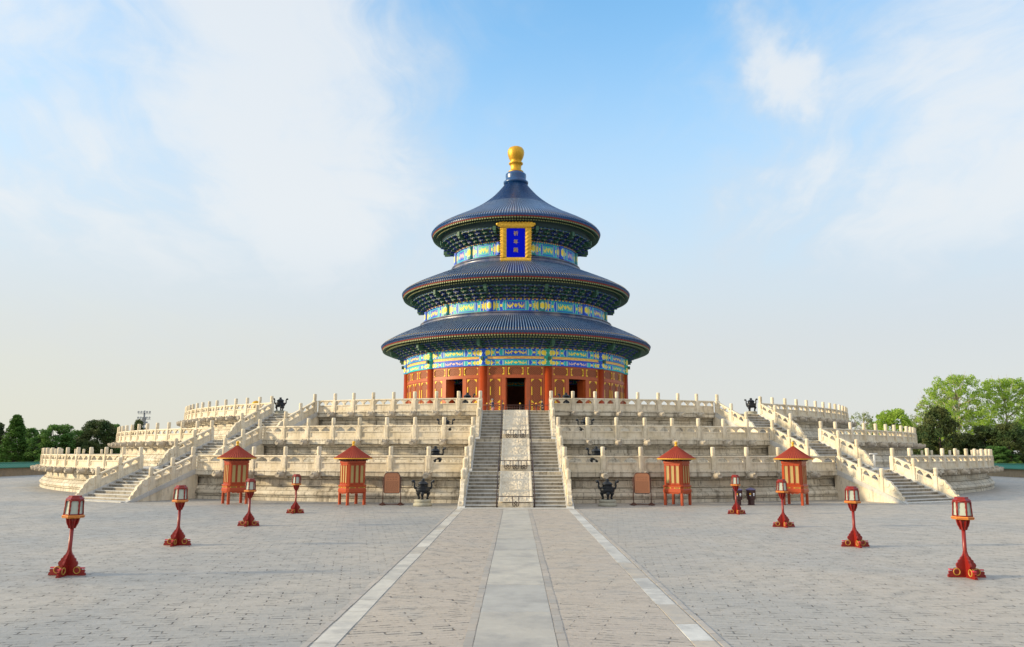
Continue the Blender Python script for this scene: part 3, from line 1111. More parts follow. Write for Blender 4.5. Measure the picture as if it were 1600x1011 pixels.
def bay(az, kind):
    fr = MB().use(red_wall)
    e = 2.98
    # sill, rails and posts
    bx(fr, -e, e, -0.06, 0.16, FZ, FZ + 0.12)
    bx(fr, -e, e, -0.08, 0.14, 9.83, 10.08)
    bx(fr, -e, e, -0.08, 0.14, 10.92, 11.02)
    for x in (-e + 0.18, -0.93, 0.93, e - 0.18):
        hw_ = 0.2 if abs(x) > 2 else 0.11
        bx(fr, x - hw_, x + hw_, -0.075, 0.14, 10.081, 10.919)
    if kind == 'closed':
        for x in (-e + 0.18, -1.34, 0.0, 1.34, e - 0.18):
            hw_ = 0.2 if abs(x) > 2 else 0.055
            bx(fr, x - hw_, x + hw_, -0.07, 0.14, FZ + 0.121, 9.829)
        ls = [(-2.09, 1.22), (-0.70, 1.22), (0.70, 1.22), (2.09, 1.22)]
    else:
        for x in (-e + 0.18, -1.18, 1.18, e - 0.18):
            hw_ = 0.2 if abs(x) > 2 else 0.20
            bx(fr, x - hw_, x + hw_, -0.07, 0.14, FZ + 0.121, 9.829)
        ls = [(-1.99, 1.16), (1.99, 1.16)]
    hb(fr, 'door_frame', None, bayfn(az))
    for xc in (-1.88, 0.0, 1.88):
        tb = MB().use(lattice)
        w = 0.80 if abs(xc) < 1 else 0.84
        bx(tb, xc - w, xc + w, 0.0, 0.05, 10.085, 10.915)
        tb.use(red_wall)
        for za, zb in ((10.085, 10.16), (10.84, 10.915)):
            bx(tb, xc - w, xc + w, -0.035, -0.001, za, zb)
        o = hb(tb, 'lattice_transom', None, bayfn(az))
        g = MB().use(goldpaint)
        gold_corners(g, xc - w + 0.06, xc + w - 0.06, 10.15, 10.85, -0.06, 0.2, 0.055, False)
        for sx in (-1, 1):
            g.box(xc + sx * (w - 0.10) - 0.035, xc + sx * (w - 0.10) + 0.035, -0.06, -0.04, 10.36, 10.64)
        put(g.mesh('gilt_mount', bayfn(az)), 'gilt_mount', o, HM)
    for xc, w in ls:
        leaf(az, xc, w)
    if kind == 'open':
        # folded-back leaves inside the opening
        for sx in (-1, 1):
            ib = MB().use(red_wall)
            ib.box(sx * 0.95 - 0.04, sx * 0.95 + 0.04, 0.15, 1.15, FZ + 0.1, 9.80)
            hb(ib, 'door_leaf', None, bayfn(az))


for a_, kd in ((0, 'open'), (-30, 'open'), (30, 'open'), (-60, 'closed'), (60, 'closed'), (-90, 'closed'), (90, 'closed')):
    bay(a_, kd)
b = MB().use(red_wall)
bx(b, -12.05 * R(75.5), 12.05 * R(75.5), 0.0, 0.1, FZ, 11.0)
hb(b, 'rear_wall', None, bayfn(180))


# painted beams
BLUE, GREEN, GOLD, PALE, NAVY, TEAL = (0.010, 0.085, 0.62), (0.01, 0.34, 0.24), (0.92, 0.72, 0.06), (0.34, 0.62, 0.68), (0.006, 0.02, 0.14), (0.010, 0.44, 0.48)
PINK = (0.62, 0.42, 0.50)


def dragon(x, y):
    """paired gilt dragons facing a pearl: x in -1..1 along the field, y in -1..1"""
    d = abs(x)
    if d * 2.2 + abs(y) * 0.8 < 0.42:
        return True
    w = 0.34 * math.sin(d * 8.5 - 0.6)
    body = abs(y - w) < 0.34 - 0.16 * d and 0.22 < d < 0.92
    limb = abs(math.sin(d * 12.5)) > 0.93 and abs(y) < 0.78 and 0.3 < d < 0.9
    return body or limb


def frieze_color(u, v, alt, style, asp=1.0):
    """a painted beam: end box with medallion, chevron bands, framed dragon field"""
    A, B = (BLUE, TEAL) if alt else (TEAL, BLUE)
    e = min(u, 1 - u)
    y = (v - 0.5) * 2
    if v < 0.09 or v > 0.92:
        return B
    if e < 0.014:
        return NAVY
    if e < 0.028:
        return TEAL
    if e < 0.125:
        cu, cv = (e - 0.0765) / 0.040, y / 0.72
        rr = cu * cu + cv * cv
        if rr < 0.8:
            return GOLD
        return PALE if rr < 1.15 else (BLUE if alt else (0.01, 0.22, 0.45))
    if e < 0.137:
        return GOLD
    if e < 0.30:
        z = e + 0.020 * (1 - abs(y))
        k = (z - 0.137) / 0.183
        if k < 0.30:
            return A if abs(y) > 0.35 or k > 0.24 else GOLD
        if k < 0.37:
            return PALE
        if k < 0.66:
            return B if abs(y) > 0.3 or k < 0.44 else GOLD
        if k < 0.73:
            return PALE
        return A
    if e < 0.312:
        return PALE
    x = (u - 0.5) / 0.188
    if abs(y) > 0.72 or abs(x) > 0.95:
        return A
    if dragon(x / 0.95, y / 0.72):
        return GOLD if style == 0 or alt else (0.78, 0.55, 0.42)
    return B


def frieze_panel(R0, z0, z1, alt, style, name, rows=None, az_w=30.0, dots=0.0):
    b = MB().use(paint)
    Wd = 130
    rows = rows or 13
    dz = (z1 - z0 - dots) / rows
    half = R(az_w) / 2
    for i in range(Wd + 1):
        a = -half + 2 * half * i / Wd
        for j in range(rows + 1):
            b.v.append((R0 * math.sin(a), -R0 * math.cos(a), z0 + dz * j))
    for i in range(Wd):
        for j in range(rows):
            c = frieze_color((i + 0.5) / Wd, (j + 0.5) / rows, alt, style, (R0 / 12.2) ** 1.5)
            b.col = c
            b.face([i * (rows + 1) + j, (i + 1) * (rows + 1) + j, (i + 1) * (rows + 1) + j + 1, i * (rows + 1) + j + 1])
    if dots:
        nd = 26
        for i in range(nd):
            a0, a1 = -half + 2 * half * i / nd, -half + 2 * half * (i + 1) / nd
            b.col = GOLD if i % 2 else BLUE
            o = len(b.v)
            for a in (a0, a1):
                for z, rr in ((z1 - dots, R0 + 0.06), (z1, R0 + 0.06)):
                    b.v.append((rr * math.sin(a), -rr * math.cos(a), z))
            b.face([o, o + 2, o + 3, o + 1])
        b.col = NAVY
        o = len(b.v)
    me = b.mesh(name)
    return me


def ring_parts(me_by_alt, name, off=0.0):
    for i in range(12):
        az = i * 30 + off
        put(me_by_alt[i % 2], name, hall, Matrix.Rotation(R(az), 4, 'Z'))


ring_parts([frieze_panel(12.22, 11.93, 12.78, a, 0, 'painted_beam', dots=0.13) for a in (0, 1)], 'painted_beam')
ring_parts([frieze_panel(12.22, 11.02, 11.58, a, 1, 'painted_beam', rows=9) for a in (1, 0)], 'painted_beam')
ring_parts([frieze_panel(10.08, 16.72, 18.05, a, 0, 'painted_beam', dots=0.17) for a in (0, 1)], 'painted_beam')
ring_parts([frieze_panel(6.90, 23.28, 24.85, a, 1, 'painted_beam', dots=0.15) for a in (0, 1)], 'painted_beam')
# gold middle board with dotted relief
b = MB().use(paint)
for i in range(720):
    a0, a1 = 2 * math.pi * i / 720, 2 * math.pi * (i + 1) / 720
    for j in range(4):
        za, zb = 11.58 + 0.35 * j / 4, 11.58 + 0.35 * (j + 1) / 4
        k = (math.sin(i * 0.9) * math.sin(j * 2.1 + i * 0.35))
        b.col = (0.80, 0.42, 0.10) if k > -0.2 else (0.84, 0.60, 0.14)
        if j in (0,) or (i % 60) in (27, 28, 32, 33):
            b.col = BLUE
        o = len(b.v)
        for a in (a0, a1):
            for z in (za, zb):
                b.v.append((12.16 * math.sin(a), -12.16 * math.cos(a), z))
        b.face([o, o + 2, o + 3, o + 1])
hb(b, 'gilded_board')

# columns and painted column heads
for i in range(12):
    az = 15 + 30 * i
    c = MB().use(red_col)
    c.lathe([(0.50, FZ), (0.50, FZ + 0.10), (0.40, FZ + 0.16), (0.39, 11.0)], 24)
    o = c.build('column', hall, Matrix.Translation(polar(12.05, az, 0)))
    h = MB().use(paint)
    rows = 24
    segs = 28
    for j in range(rows):
        for k in range(segs):
            a0, a1 = 2 * math.pi * k / segs, 2 * math.pi * (k + 1) / segs
            za, zb = 11.0 + 1.66 * j / rows, 11.0 + 1.66 * (j + 1) / rows
            v = (j + 0.5) / rows
            ua = ((k + 0.5) / segs * 4) % 1.0
            cell = (v * 2.0) % 1.0
            rr = ((ua - 0.5) / 0.30) ** 2 + ((cell - 0.5) / 0.33) ** 2
            h.col = GOLD if rr < 0.8 else (PALE if rr < 1.05 else (BLUE if (i % 2) else GREEN))
            if cell < 0.08:
                h.col = TEAL
            q_ = len(h.v)
            for a in (a0, a1):
                for z in (za, zb):
                    h.v.append((0.43 * math.cos(a), 0.43 * math.sin(a), z))
            h.face([q_, q_ + 2, q_ + 3, q_ + 1], True)
    put(h.mesh('column_head'), 'column_head', o, Matrix.Translation(polar(12.05, az, 0)))
    # projecting beam end
    e = MB().use(rafter_g)
    e.box(-0.13, 0.13, -0.25, 0.0, -0.16, 0.16)
    e.build('beam_end', hall, Matrix.Translation(polar(12.45, az, 11.72)) @ Matrix.Rotation(R(az), 4, 'Z'))
# short painted posts on the upper two friezes
for (rr, za, zb, cc) in ((10.08, 16.72, 17.88, 0), (6.90, 23.28, 24.70, 1)):
    for i in range(12):
        az = 15 + 30 * i
        h = MB().use(paint)
        rows, segs, rad = 12, 20, 0.36 if rr > 8 else 0.32
        for j in range(rows):
            for k in range(segs):
                a0, a1 = 2 * math.pi * k / segs, 2 * math.pi * (k + 1) / segs
                z0_, z1_ = za + (zb - za) * j / rows, za + (zb - za) * (j + 1) / rows
                v = (j + 0.5) / rows
                ua = ((k + 0.5) / segs * 3 + 0.25) % 1.0
                q2 = ((ua - 0.5) / 0.34) ** 2 + ((v - 0.5) / 0.30) ** 2
                h.col = GOLD if q2 < 0.8 else (PALE if q2 < 1.1 else (BLUE if (i % 2) else (0.01, 0.20, 0.22)))
                q_ = len(h.v)
                for a in (a0, a1):
                    for z in (z0_, z1_):
                        h.v.append((rad * math.cos(a), rad * math.sin(a), z))
                h.face([q_, q_ + 2, q_ + 3, q_ + 1], True)
        h.build('painted_post', hall, Matrix.Translation(polar(rr - 0.08, az, 0)) @ Matrix.Rotation(R(az), 4, 'Z'))


# roofs ------------------------------------------------
def smooth_profile(pts, sub=3):
    out = []
    P = [np.array(p, float) for p in pts]
    for i in range(len(P) - 1):
        p0, p1, p2, p3 = P[max(i - 1, 0)], P[i], P[i + 1], P[min(i + 2, len(P) - 1)]
        for k in range(sub):
            t = k / sub
            out.append(tuple(0.5 * ((2 * p1) + (-p0 + p2) * t + (2 * p0 - 5 * p1 + 4 * p2 - p3) * t * t + (-p0 + 3 * p1 - 3 * p2 + p3) * t ** 3)))
    out.append(tuple(P[-1]))
    return out


def roof_mesh(prof, nribs, m, hmax):
    b = MB().use(m)
    prof = smooth_profile(prof)
    Rm = prof[-1][0]
    offs = [(-0.5, 0.0), (-0.27, 0.0), (-0.21, 0.65), (-0.10, 1.0), (0.10, 1.0), (0.21, 0.65), (0.27, 0.0)]
    ns = len(offs)
    tot = nribs * ns
    for idx, (r, z) in enumerate(prof):
        a_, c_ = prof[max(idx - 1, 0)], prof[min(idx + 1, len(prof) - 1)]
        tx, tz = c_[0] - a_[0], c_[1] - a_[1]
        l = math.hypot(tx, tz)
        nx_, nz_ = -tz / l, tx / l
        hh = hmax * min(1.0, r / (Rm * 0.45)) ** 0.8
        for i in range(nribs):
            for (u, hv) in offs:
                a = 2 * math.pi * (i + u) / nribs
                rr, z2 = r + nx_ * hv * hh, z + nz_ * hv * hh
                b.v.append((rr * math.cos(a), rr * math.sin(a), z2))
    for k in range(len(prof) - 1):
        for i in range(tot):
            j = (i + 1) % tot
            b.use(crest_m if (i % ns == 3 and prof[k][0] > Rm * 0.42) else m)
            b.face([k * tot + i, k * tot + j, (k + 1) * tot + j, (k + 1) * tot + i], False)
    b.use(m)
    # round tile ends: drop the rib outline down to the lip
    k = len(prof) - 1
    o = len(b.v)
    r, z = prof[-1]
    for i in range(nribs):
        for (u, hv) in offs:
            a = 2 * math.pi * (i + u) / nribs
            dz = 0.13 + 0.10 * max(0.0, math.cos(u * 2 * math.pi)) if abs(u) < 0.3 else 0.16
            b.v.append(((r - 0.01) * math.cos(a), (r - 0.01) * math.sin(a), z - dz))
    for i in range(tot):
        j = (i + 1) % tot
        b.face([k * tot + i, k * tot + j, o + j, o + i])
    return b


def eave(tier, prof, nribs, m, soffit, br_bot, br_top, nbr, hmax):
    """one roof tier: tiles, tile nails, eave boards, rafters, brackets"""
    b = roof_mesh(prof, nribs, m, hmax)
    Re, Ze = prof[-1]
    nb = b.use(goldpaint)
    # tile nails a little up from the edge, following the roof profile
    sp_ = smooth_profile(prof)
    pts = sp_[-3]
    for i in range(nribs):
        a = 2 * math.pi * i / nribs
        nb.box(-0.035, 0.035, -0.035, 0.035, 0, 0.07, Matrix.Translation((pts[0] * math.cos(a), pts[0] * math.sin(a), pts[1] + hmax * 0.9)), taper=0.015)
    roof = hb(b, 'tiled_roof')
    # red eave lip, gilt below
    b = MB().use(red_band)
    b.lathe([(Re - 0.10, Ze - 0.10), (Re - 0.06, Ze - 0.14), (Re - 0.07, Ze - 0.27), (Re - 0.22, Ze - 0.28)], 240, cap=False)
    put(b.mesh('eave_lip'), 'eave_lip', roof, HM)
    # rafters: two rows
    rb = MB()
    nr = int(nribs * 0.95)
    slope_in = 0.24
    for i in range(nr):
        a = 2 * math.pi * (i + 0.5) / nr
        T = Matrix.Rotation(a, 4, 'Z')
        wr = math.pi * Re / nr * 0.56
        for (ro, zo, ln, hh) in ((Re - 0.10, Ze - 0.285, 0.75, 0.14), (Re - 0.50, Ze - 0.44, 1.2, 0.14)):
            x0 = ro
            vs = [(x0, -wr, zo - hh), (x0, wr, zo - hh), (x0, wr, zo), (x0, -wr, zo),
                  (x0 - ln, -wr, zo - hh + ln * slope_in), (x0 - ln, wr, zo - hh + ln * slope_in), (x0 - ln, wr, zo + ln * slope_in), (x0 - ln, -wr, zo + ln * slope_in)]
            rb.use(rafter_e)
            rb.add(vs[:4], [(0, 1, 2, 3)], T)
            rb.use(rafter_g)
            rb.add(vs, [(4, 5, 1, 0), (0, 3, 7, 4), (1, 5, 6, 2)], T)
    put(rb.mesh('rafter_row'), 'rafter_row', roof, HM)
    # soffit and sloped board behind the brackets
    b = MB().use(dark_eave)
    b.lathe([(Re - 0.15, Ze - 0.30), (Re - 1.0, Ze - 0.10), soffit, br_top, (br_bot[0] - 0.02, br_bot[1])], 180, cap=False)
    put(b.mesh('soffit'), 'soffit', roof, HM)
    # brackets
    (r0, z0), (r1, z1) = br_bot, br_top
    H_, D_ = z1 - z0, r1 - r0
    wu = 2 * math.pi * r0 / nbr
    wt = 2 * math.pi * r1 / nbr
    mbs = []
    for alt in (0, 1):
        k = MB().use(paint_dull)
        C1 = (0.020, 0.055, 0.26) if alt else (0.020, 0.13, 0.085)
        C2 = (0.020, 0.13, 0.085) if alt else (0.020, 0.055, 0.26)
        ED = (0.16, 0.17, 0.10)
        lv = 4
        for j in range(lv):
            f0, f1 = j / lv, (j + 1) / lv
            zc = z0 + H_ * f0 + 0.02
            hh = H_ / lv
            y_in, y_out = D_ * f0 * 0.8, D_ * f1 + 0.10
            ww = wu + (wt - wu) * f1
            k.col = C1
            k.box(-0.07, 0.07, -y_out - 0.10, 0.15, zc, zc + hh * 0.48)
            k.col = ED
            k.box(-0.072, 0.072, -y_out - 0.115, -y_out - 0.101, zc + hh * 0.02, zc + hh * 0.5)
            # transverse arms with cups
            for (yy, wk) in ((-y_out + 0.03, 0.36 + 0.14 * (j % 2)), (-(y_in + y_out) / 2, 0.49)):
                k.col = C2 if j % 2 else C1
                k.box(-ww * wk, ww * wk, yy - 0.055, yy + 0.055, zc + hh * 0.46, zc + hh * 0.72, None)
                k.col = ED
                k.box(-ww * wk, ww * wk, yy - 0.062, yy - 0.056, zc + hh * 0.46, zc + hh * 0.51)
                k.col = C1
                for q_ in (-1, 0, 1):
                    k.box(q_ * ww * wk * 0.86 - 0.07, q_ * ww * wk * 0.86 + 0.07, yy - 0.075, yy + 0.075, zc + hh * 0.721, zc + hh * 0.96)
        # flame board at the base
        k.col = (0.50, 0.16, 0.05)
        k.add([(-wu * 0.30 + wu / 2, -0.03, z0 + 0.0), (wu * 0.30 + wu / 2, -0.03, z0), (wu / 2, -0.03, z0 + H_ * 0.26)], [(0, 1, 2)])
        mbs.append(k.mesh('bracket'))
    for i in range(nbr):
        az = 360.0 * i / nbr
        az = az - 360 if az > 180 else az
        if abs(az) > 92:
            continue
        put(mbs[i % 2], 'bracket', roof, Matrix.Translation(polar(r0, az, 0)) @ Matrix.Rotation(R(az), 4, 'Z'))
    # long green corner arms every 30 degrees
    ab = MB().use(rafter_g)
    ab.box(-0.16, 0.16, -0.35, 0.3, z1 - 0.42, z1 + 0.05)
    ab.box(-0.11, 0.11, -0.22, 0.5, z1 - 0.62, z1 - 0.421)
    abm = ab.mesh('eave_arm')
    for i in range(12):
        put(abm, 'eave_arm', roof, Matrix.Rotation(R(15 + 30 * i), 4, 'Z') @ Matrix.Translation((0, -r1, 0)))
    return roof


P1 = [(1.22, 33.40), (1.36, 33.15), (1.90, 32.45), (2.81, 31.45), (4.28, 30.25), (6.14, 29.10), (7.4, 28.44), (8.43, 27.90), (9.25, 27.38), (9.56, 27.02)]
P2 = [(7.10, 22.62), (8.34, 22.12), (9.92, 21.42), (11.48, 20.70), (12.37, 20.20), (12.70, 19.92)]
P3 = [(10.50, 16.22), (11.83, 15.68), (13.35, 14.96), (14.45, 14.33), (14.82, 14.0)]
r1_ = eave(0, P1, 216, tile_top, (8.45, 26.55), (6.98, 24.80), (8.35, 25.95), 60, 0.11)
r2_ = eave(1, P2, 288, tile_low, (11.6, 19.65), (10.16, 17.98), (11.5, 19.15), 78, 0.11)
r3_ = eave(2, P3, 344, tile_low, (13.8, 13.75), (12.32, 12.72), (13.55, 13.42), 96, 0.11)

# stepped ridge bands under each drum
for (ra, rb_, za, zb) in ((7.45, 6.93, 22.42, 23.30), (10.85, 10.11, 16.02, 16.74)):
    h = zb - za
    b = MB().use(ridge_m)
    b.lathe([(ra - 0.05, za), (ra - 0.02, za + h * 0.18), (ra - 0.12, za + h * 0.24), (ra - 0.12, za + h * 0.30), (ra - 0.20, za + h * 0.36), (ra - 0.20, za + h * 0.66),
             (ra - 0.14, za + h * 0.70), (ra - 0.14, za + h * 0.82), (rb_ + 0.08, za + h * 0.88), (rb_, zb), (rb_ - 0.1, zb)], 180, cap=False)
    hb(b, 'ridge_band')

# collar and finial
b = MB().use(tile_top)
b.lathe([(1.25, 33.30), (1.42, 33.42), (1.44, 33.62), (1.30, 33.72), (1.20, 33.80), (1.17, 34.0), (1.20, 34.35), (1.18, 34.55), (1.0, 34.70), (0.88, 34.78)], 40, cap=False)
hb(b, 'roof_collar')
b = MB().use(finial_m)
b.lathe([(0.90, 34.76), (0.88, 34.92), (0.72, 35.0), (0.64, 35.08), (0.60, 35.2), (0.62, 35.45), (0.64, 35.66), (0.72, 35.76), (0.82, 35.84), (0.82, 35.96), (0.62, 36.04),
         (0.60, 36.12), (0.70, 36.32), (0.84, 36.62), (0.94, 36.95), (0.97, 37.25), (0.93, 37.52), (0.78, 37.76), (0.50, 37.90), (0.001, 37.95)], 40)
hb(b, 'finial')

# name plaque ---------------------------------------------------------
PM = Matrix.Translation((0, -7.55, 22.30)) @ Matrix.Rotation(R(14), 4, 'X')
plaque = put(None, 'name_plaque', None, PM, None, 'blue name plaque with gold carved frame and three gold characters under the top eave', 'plaque')
b = MB().use(plaque_blue)
b.box(-0.96, 0.96, -0.06, 0.05, 0.55, 3.55)
b.build('board', plaque)


def bumpy_frame(b, x0, x1, z0, z1, t, y):
    nx = 26
    fx = np.linspace(0, 1, nx)

    def strip(p0, p1, w, outward):
        p0, p1 = Vector(p0), Vector(p1)
        d = (p1 - p0)
        L = d.length
        d.normalize()
        nrm = Vector(outward)
        N = int(L / 0.09)
        M_ = 7
        o = len(b.v)
        for i in range(N + 1):
            for j in range(M_ + 1):
                s_ = i / N * L
                q = j / M_
                sc = 0.05 * abs(math.sin(s_ * 9)) if j == M_ else 0
                hgt = 0.12 * math.sin(math.pi * q) + 0.05 * math.sin(s_ * 23 + q * 9) * math.sin(q * 15 + s_ * 7) if 0 < j < M_ else 0
                P = p0 + d * s_ + nrm * (q * w + sc)
                b.v.append((P.x, y - 0.10 - hgt, P.z))
        for i in range(N):
            for j in range(M_):
                a = o + i * (M_ + 1) + j
                b.face([a, a + 1, a + M_ + 2, a + M_ + 1], True)
    strip((x0 - t, 0, z0), (x1 + t, 0, z0), t, (0, 0, -1))
    strip((x0 - t, 0, z1), (x1 + t, 0, z1), t, (0, 0, 1))
    strip((x0, 0, z0), (x0, 0, z1), t, (-1, 0, 0))
    strip((x1, 0, z0), (x1, 0, z1), t, (1, 0, 0))
    b.box(x0 - t, x0 - 0.001, y - 0.10, y + 0.08, z0 - t, z1 + t)
    b.box(x1 + 0.001, x1 + t, y - 0.10, y + 0.08, z0 - t, z1 + t)
    b.box(x0, x1, y - 0.10, y + 0.08, z0 - t, z0 - 0.001)
    b.box(x0, x1, y - 0.10, y + 0.08, z1 + 0.001, z1 + t)


b = MB().use(gold)
bumpy_frame(b, -0.97, 0.97, 0.54, 3.56, 0.60, -0.02)
for s in (-1, 1):        # carved cloud ears at the top corners
    b.prism([(s * 1.55, 3.70), (s * 1.80, 3.72), (s * 1.98, 3.84), (s * 2.04, 3.97), (s * 1.96, 4.10), (s * 1.78, 4.12), (s * 1.70, 4.20), (s * 1.50, 4.18)], -0.20, 0.02)
    for z in np.arange(0.1, 3.7, 0.24):
        b.sphere((s * 1.57, -0.10, z), 0.085, 8, 6)
    b.sphere((s * 1.9, -0.14, 3.97), 0.16, 10, 8)
for x in np.arange(-1.3, 1.4, 0.33):
    b.sphere((x, -0.10, 4.16), 0.10, 8, 6)
    b.sphere((x, -0.10, -0.06), 0.09, 8, 6)
b.build('carved_frame', plaque)
for i, chs in enumerate(('祈', '年', '殿')):
    cu = bpy.data.curves.new('character', 'FONT')
    cu.body = chs
    cu.size = 0.52
    cu.align_x = 'CENTER'
    cu.align_y = 'CENTER'
    cu.extrude = 0.03
    cu.materials.append(goldpaint)
    tmp = bpy.data.objects.new('character_curve', cu)
    COL.objects.link(tmp)
    bpy.context.view_layer.update()
    cme = bpy.data.meshes.new_from_object(tmp.evaluated_get(bpy.context.evaluated_depsgraph_get()))
    bpy.data.objects.remove(tmp)
    bpy.data.curves.remove(cu)
    put(cme, 'character', plaque, None, TR(0, -0.085, 2.98 - i * 0.86) @ Matrix.Rotation(R(90), 4, 'X'))

# ------------------------------------------------------------------ barrier in front of the doors
root = thing('metal_fence', 'low brown metal fence with round gold knobs before the hall doorway', 'fence', (0, -22.2, HZ))
for x in (-2.38, -1.02, 0.36, 1.70):
    b = MB().use(pipe_m)
    b.tube([(0, 0, 0), (0, 0, 1.12)], 0.035, 8)
    b.use(yellow)
    b.sphere((0, 0, 1.18), 0.07, 10, 8)
    b.build('post', root, None, local=TR(x, 0, 0))
b = MB().use(sign_f)
b.tube([(-3.0, 0, 1.05), (3.0, 0, 1.05)], 0.025, 6)
b.tube([(-0.9, 0, 0.85), (0.95, 0, 0.85)], 0.018, 6)
b.tube([(-0.9, 0, 0.08), (0.95, 0, 0.08)], 0.018, 6)
b.build('rail', root)
for i in range(10):
    b = MB().use(sign_f)
    b.tube([(0, 0, 0.08), (0, 0, 0.97)], 0.02, 6)
    b.build('picket', root, None, local=TR(-0.86 + i * 0.195, 0, 0))


# ------------------------------------------------------------------ incense burners
def burner_meshes():
    ped = MB().use(plinth_m)
    ped.lathe([(0.47, 0), (0.49, 0.06), (0.47, 0.14), (0.40, 0.17), (0.40, 0.19), (0.44, 0.23), (0.44, 0.30), (0.41, 0.33), (0.001, 0.33)], 24)
    body = MB().use(bronze)
    body.lathe([(0.001, 0.60), (0.18, 0.61), (0.30, 0.66), (0.37, 0.74), (0.385, 0.84), (0.36, 0.90), (0.38, 0.92), (0.385, 0.95), (0.34, 0.955)], 28)
    for a in (90, 210, 330):
        ca, sa = math.cos(R(a - 180)), math.sin(R(a - 180))
        body.tube([(0.24 * ca, 0.24 * sa, 0.72), (0.31 * ca, 0.31 * sa, 0.62), (0.27 * ca, 0.27 * sa, 0.50), (0.24 * ca, 0.24 * sa, 0.42), (0.27 * ca, 0.27 * sa, 0.33)],
                  [0.10, 0.105, 0.062, 0.05, 0.075], 10)
    lid = MB().use(bronze)
    lid.lathe([(0.26, 0.95), (0.24, 1.00), (0.25, 1.08), (0.29, 1.09), (0.27, 1.13), (0.15, 1.22), (0.09, 1.25), (0.08, 1.28), (0.11, 1.31), (0.07, 1.36), (0.001, 1.38)], 24)
    hd = MB().use(bronze)
    hd.tube([(0.33, 0, 0.86), (0.42, 0, 0.90), (0.45, 0, 1.02), (0.43, 0, 1.13), (0.47, 0, 1.24), (0.56, 0, 1.27)], [0.06, 0.055, 0.045, 0.045, 0.055, 0.05], 8)
    hd.sphere((0.53, 0, 1.24), 0.075, 10, 8)
    return ped.mesh('pedestal'), body.mesh('bowl'), lid.mesh('lid'), hd.mesh('handle')


BM = burner_meshes()
blabs = [((-4.75, -47.1, 0), 'dark bronze incense burner on the ground left of the centre stair'),
         ((4.70, -47.0, 0), 'dark bronze incense burner on the ground right of the centre stair'),
         ((-4.55, -43.0, ZD[1]), 'bronze burner half hidden behind the lowest balustrade left of centre stair'),
         ((4.55, -43.0, ZD[1]), 'bronze burner half hidden behind the lowest balustrade right of centre stair'),
         ((-4.45, -37.7, ZD[2]), 'bronze burner behind the middle balustrade left of centre stair'),
         ((4.40, -37.7, ZD[2]), 'bronze burner behind the middle balustrade right of centre stair'),
         ((-3.45, -31.8, ZD[3]), 'bronze burner on the top tier left of the centre stair head'),
         ((3.58, -31.8, ZD[3]), 'bronze burner on the top tier right of the centre stair head'),
         ((-18.3, -26.6, ZD[3]), 'bronze burner against the sky at the head of the left side stair'),
         ((18.3, -26.4, ZD[3]), 'bronze burner against the sky at the head of the right side stair')]
proto = None
for i, (p, lab) in enumerate(blabs):
    rz = 0.0 if i < 8 else (0.5 if i == 8 else -0.9)
    mw = TR(*p, rz)
    if proto is None:
        proto = put(None, 'incense_burner', None, mw, None, lab, 'incense burner', 'bronze incense burners on the terraces')
        put(BM[0], 'pedestal', proto)
        put(BM[1], 'bowl', proto)
        put(BM[2], 'lid', proto)
        put(BM[3], 'handle', proto)
        put(BM[3], 'handle', proto, None, local=Matrix.Rotation(math.pi, 4, 'Z'))
        index_kids(proto)
    else:
        copy_tree(proto, mw, lab, 'bronze incense burners on the terraces')
# gilded vat glimpsed behind the left top balustrade
root = thing('gilded_vat', 'small gilded dome shape behind the top left balustrade', 'vat', (-20.9, -24.4, ZD[3]))
b = MB().use(plinth_m)
b.lathe([(0.36, 0), (0.36, 0.25), (0.30, 0.3), (0.001, 0.3)], 16)
b.build('pedestal', root)
b = MB().use(finial_m)
b.lathe([(0.2, 0.3), (0.33, 0.5), (0.38, 0.8), (0.33, 1.05), (0.2, 1.2), (0.001, 1.26)], 20)
b.build('bowl', root)


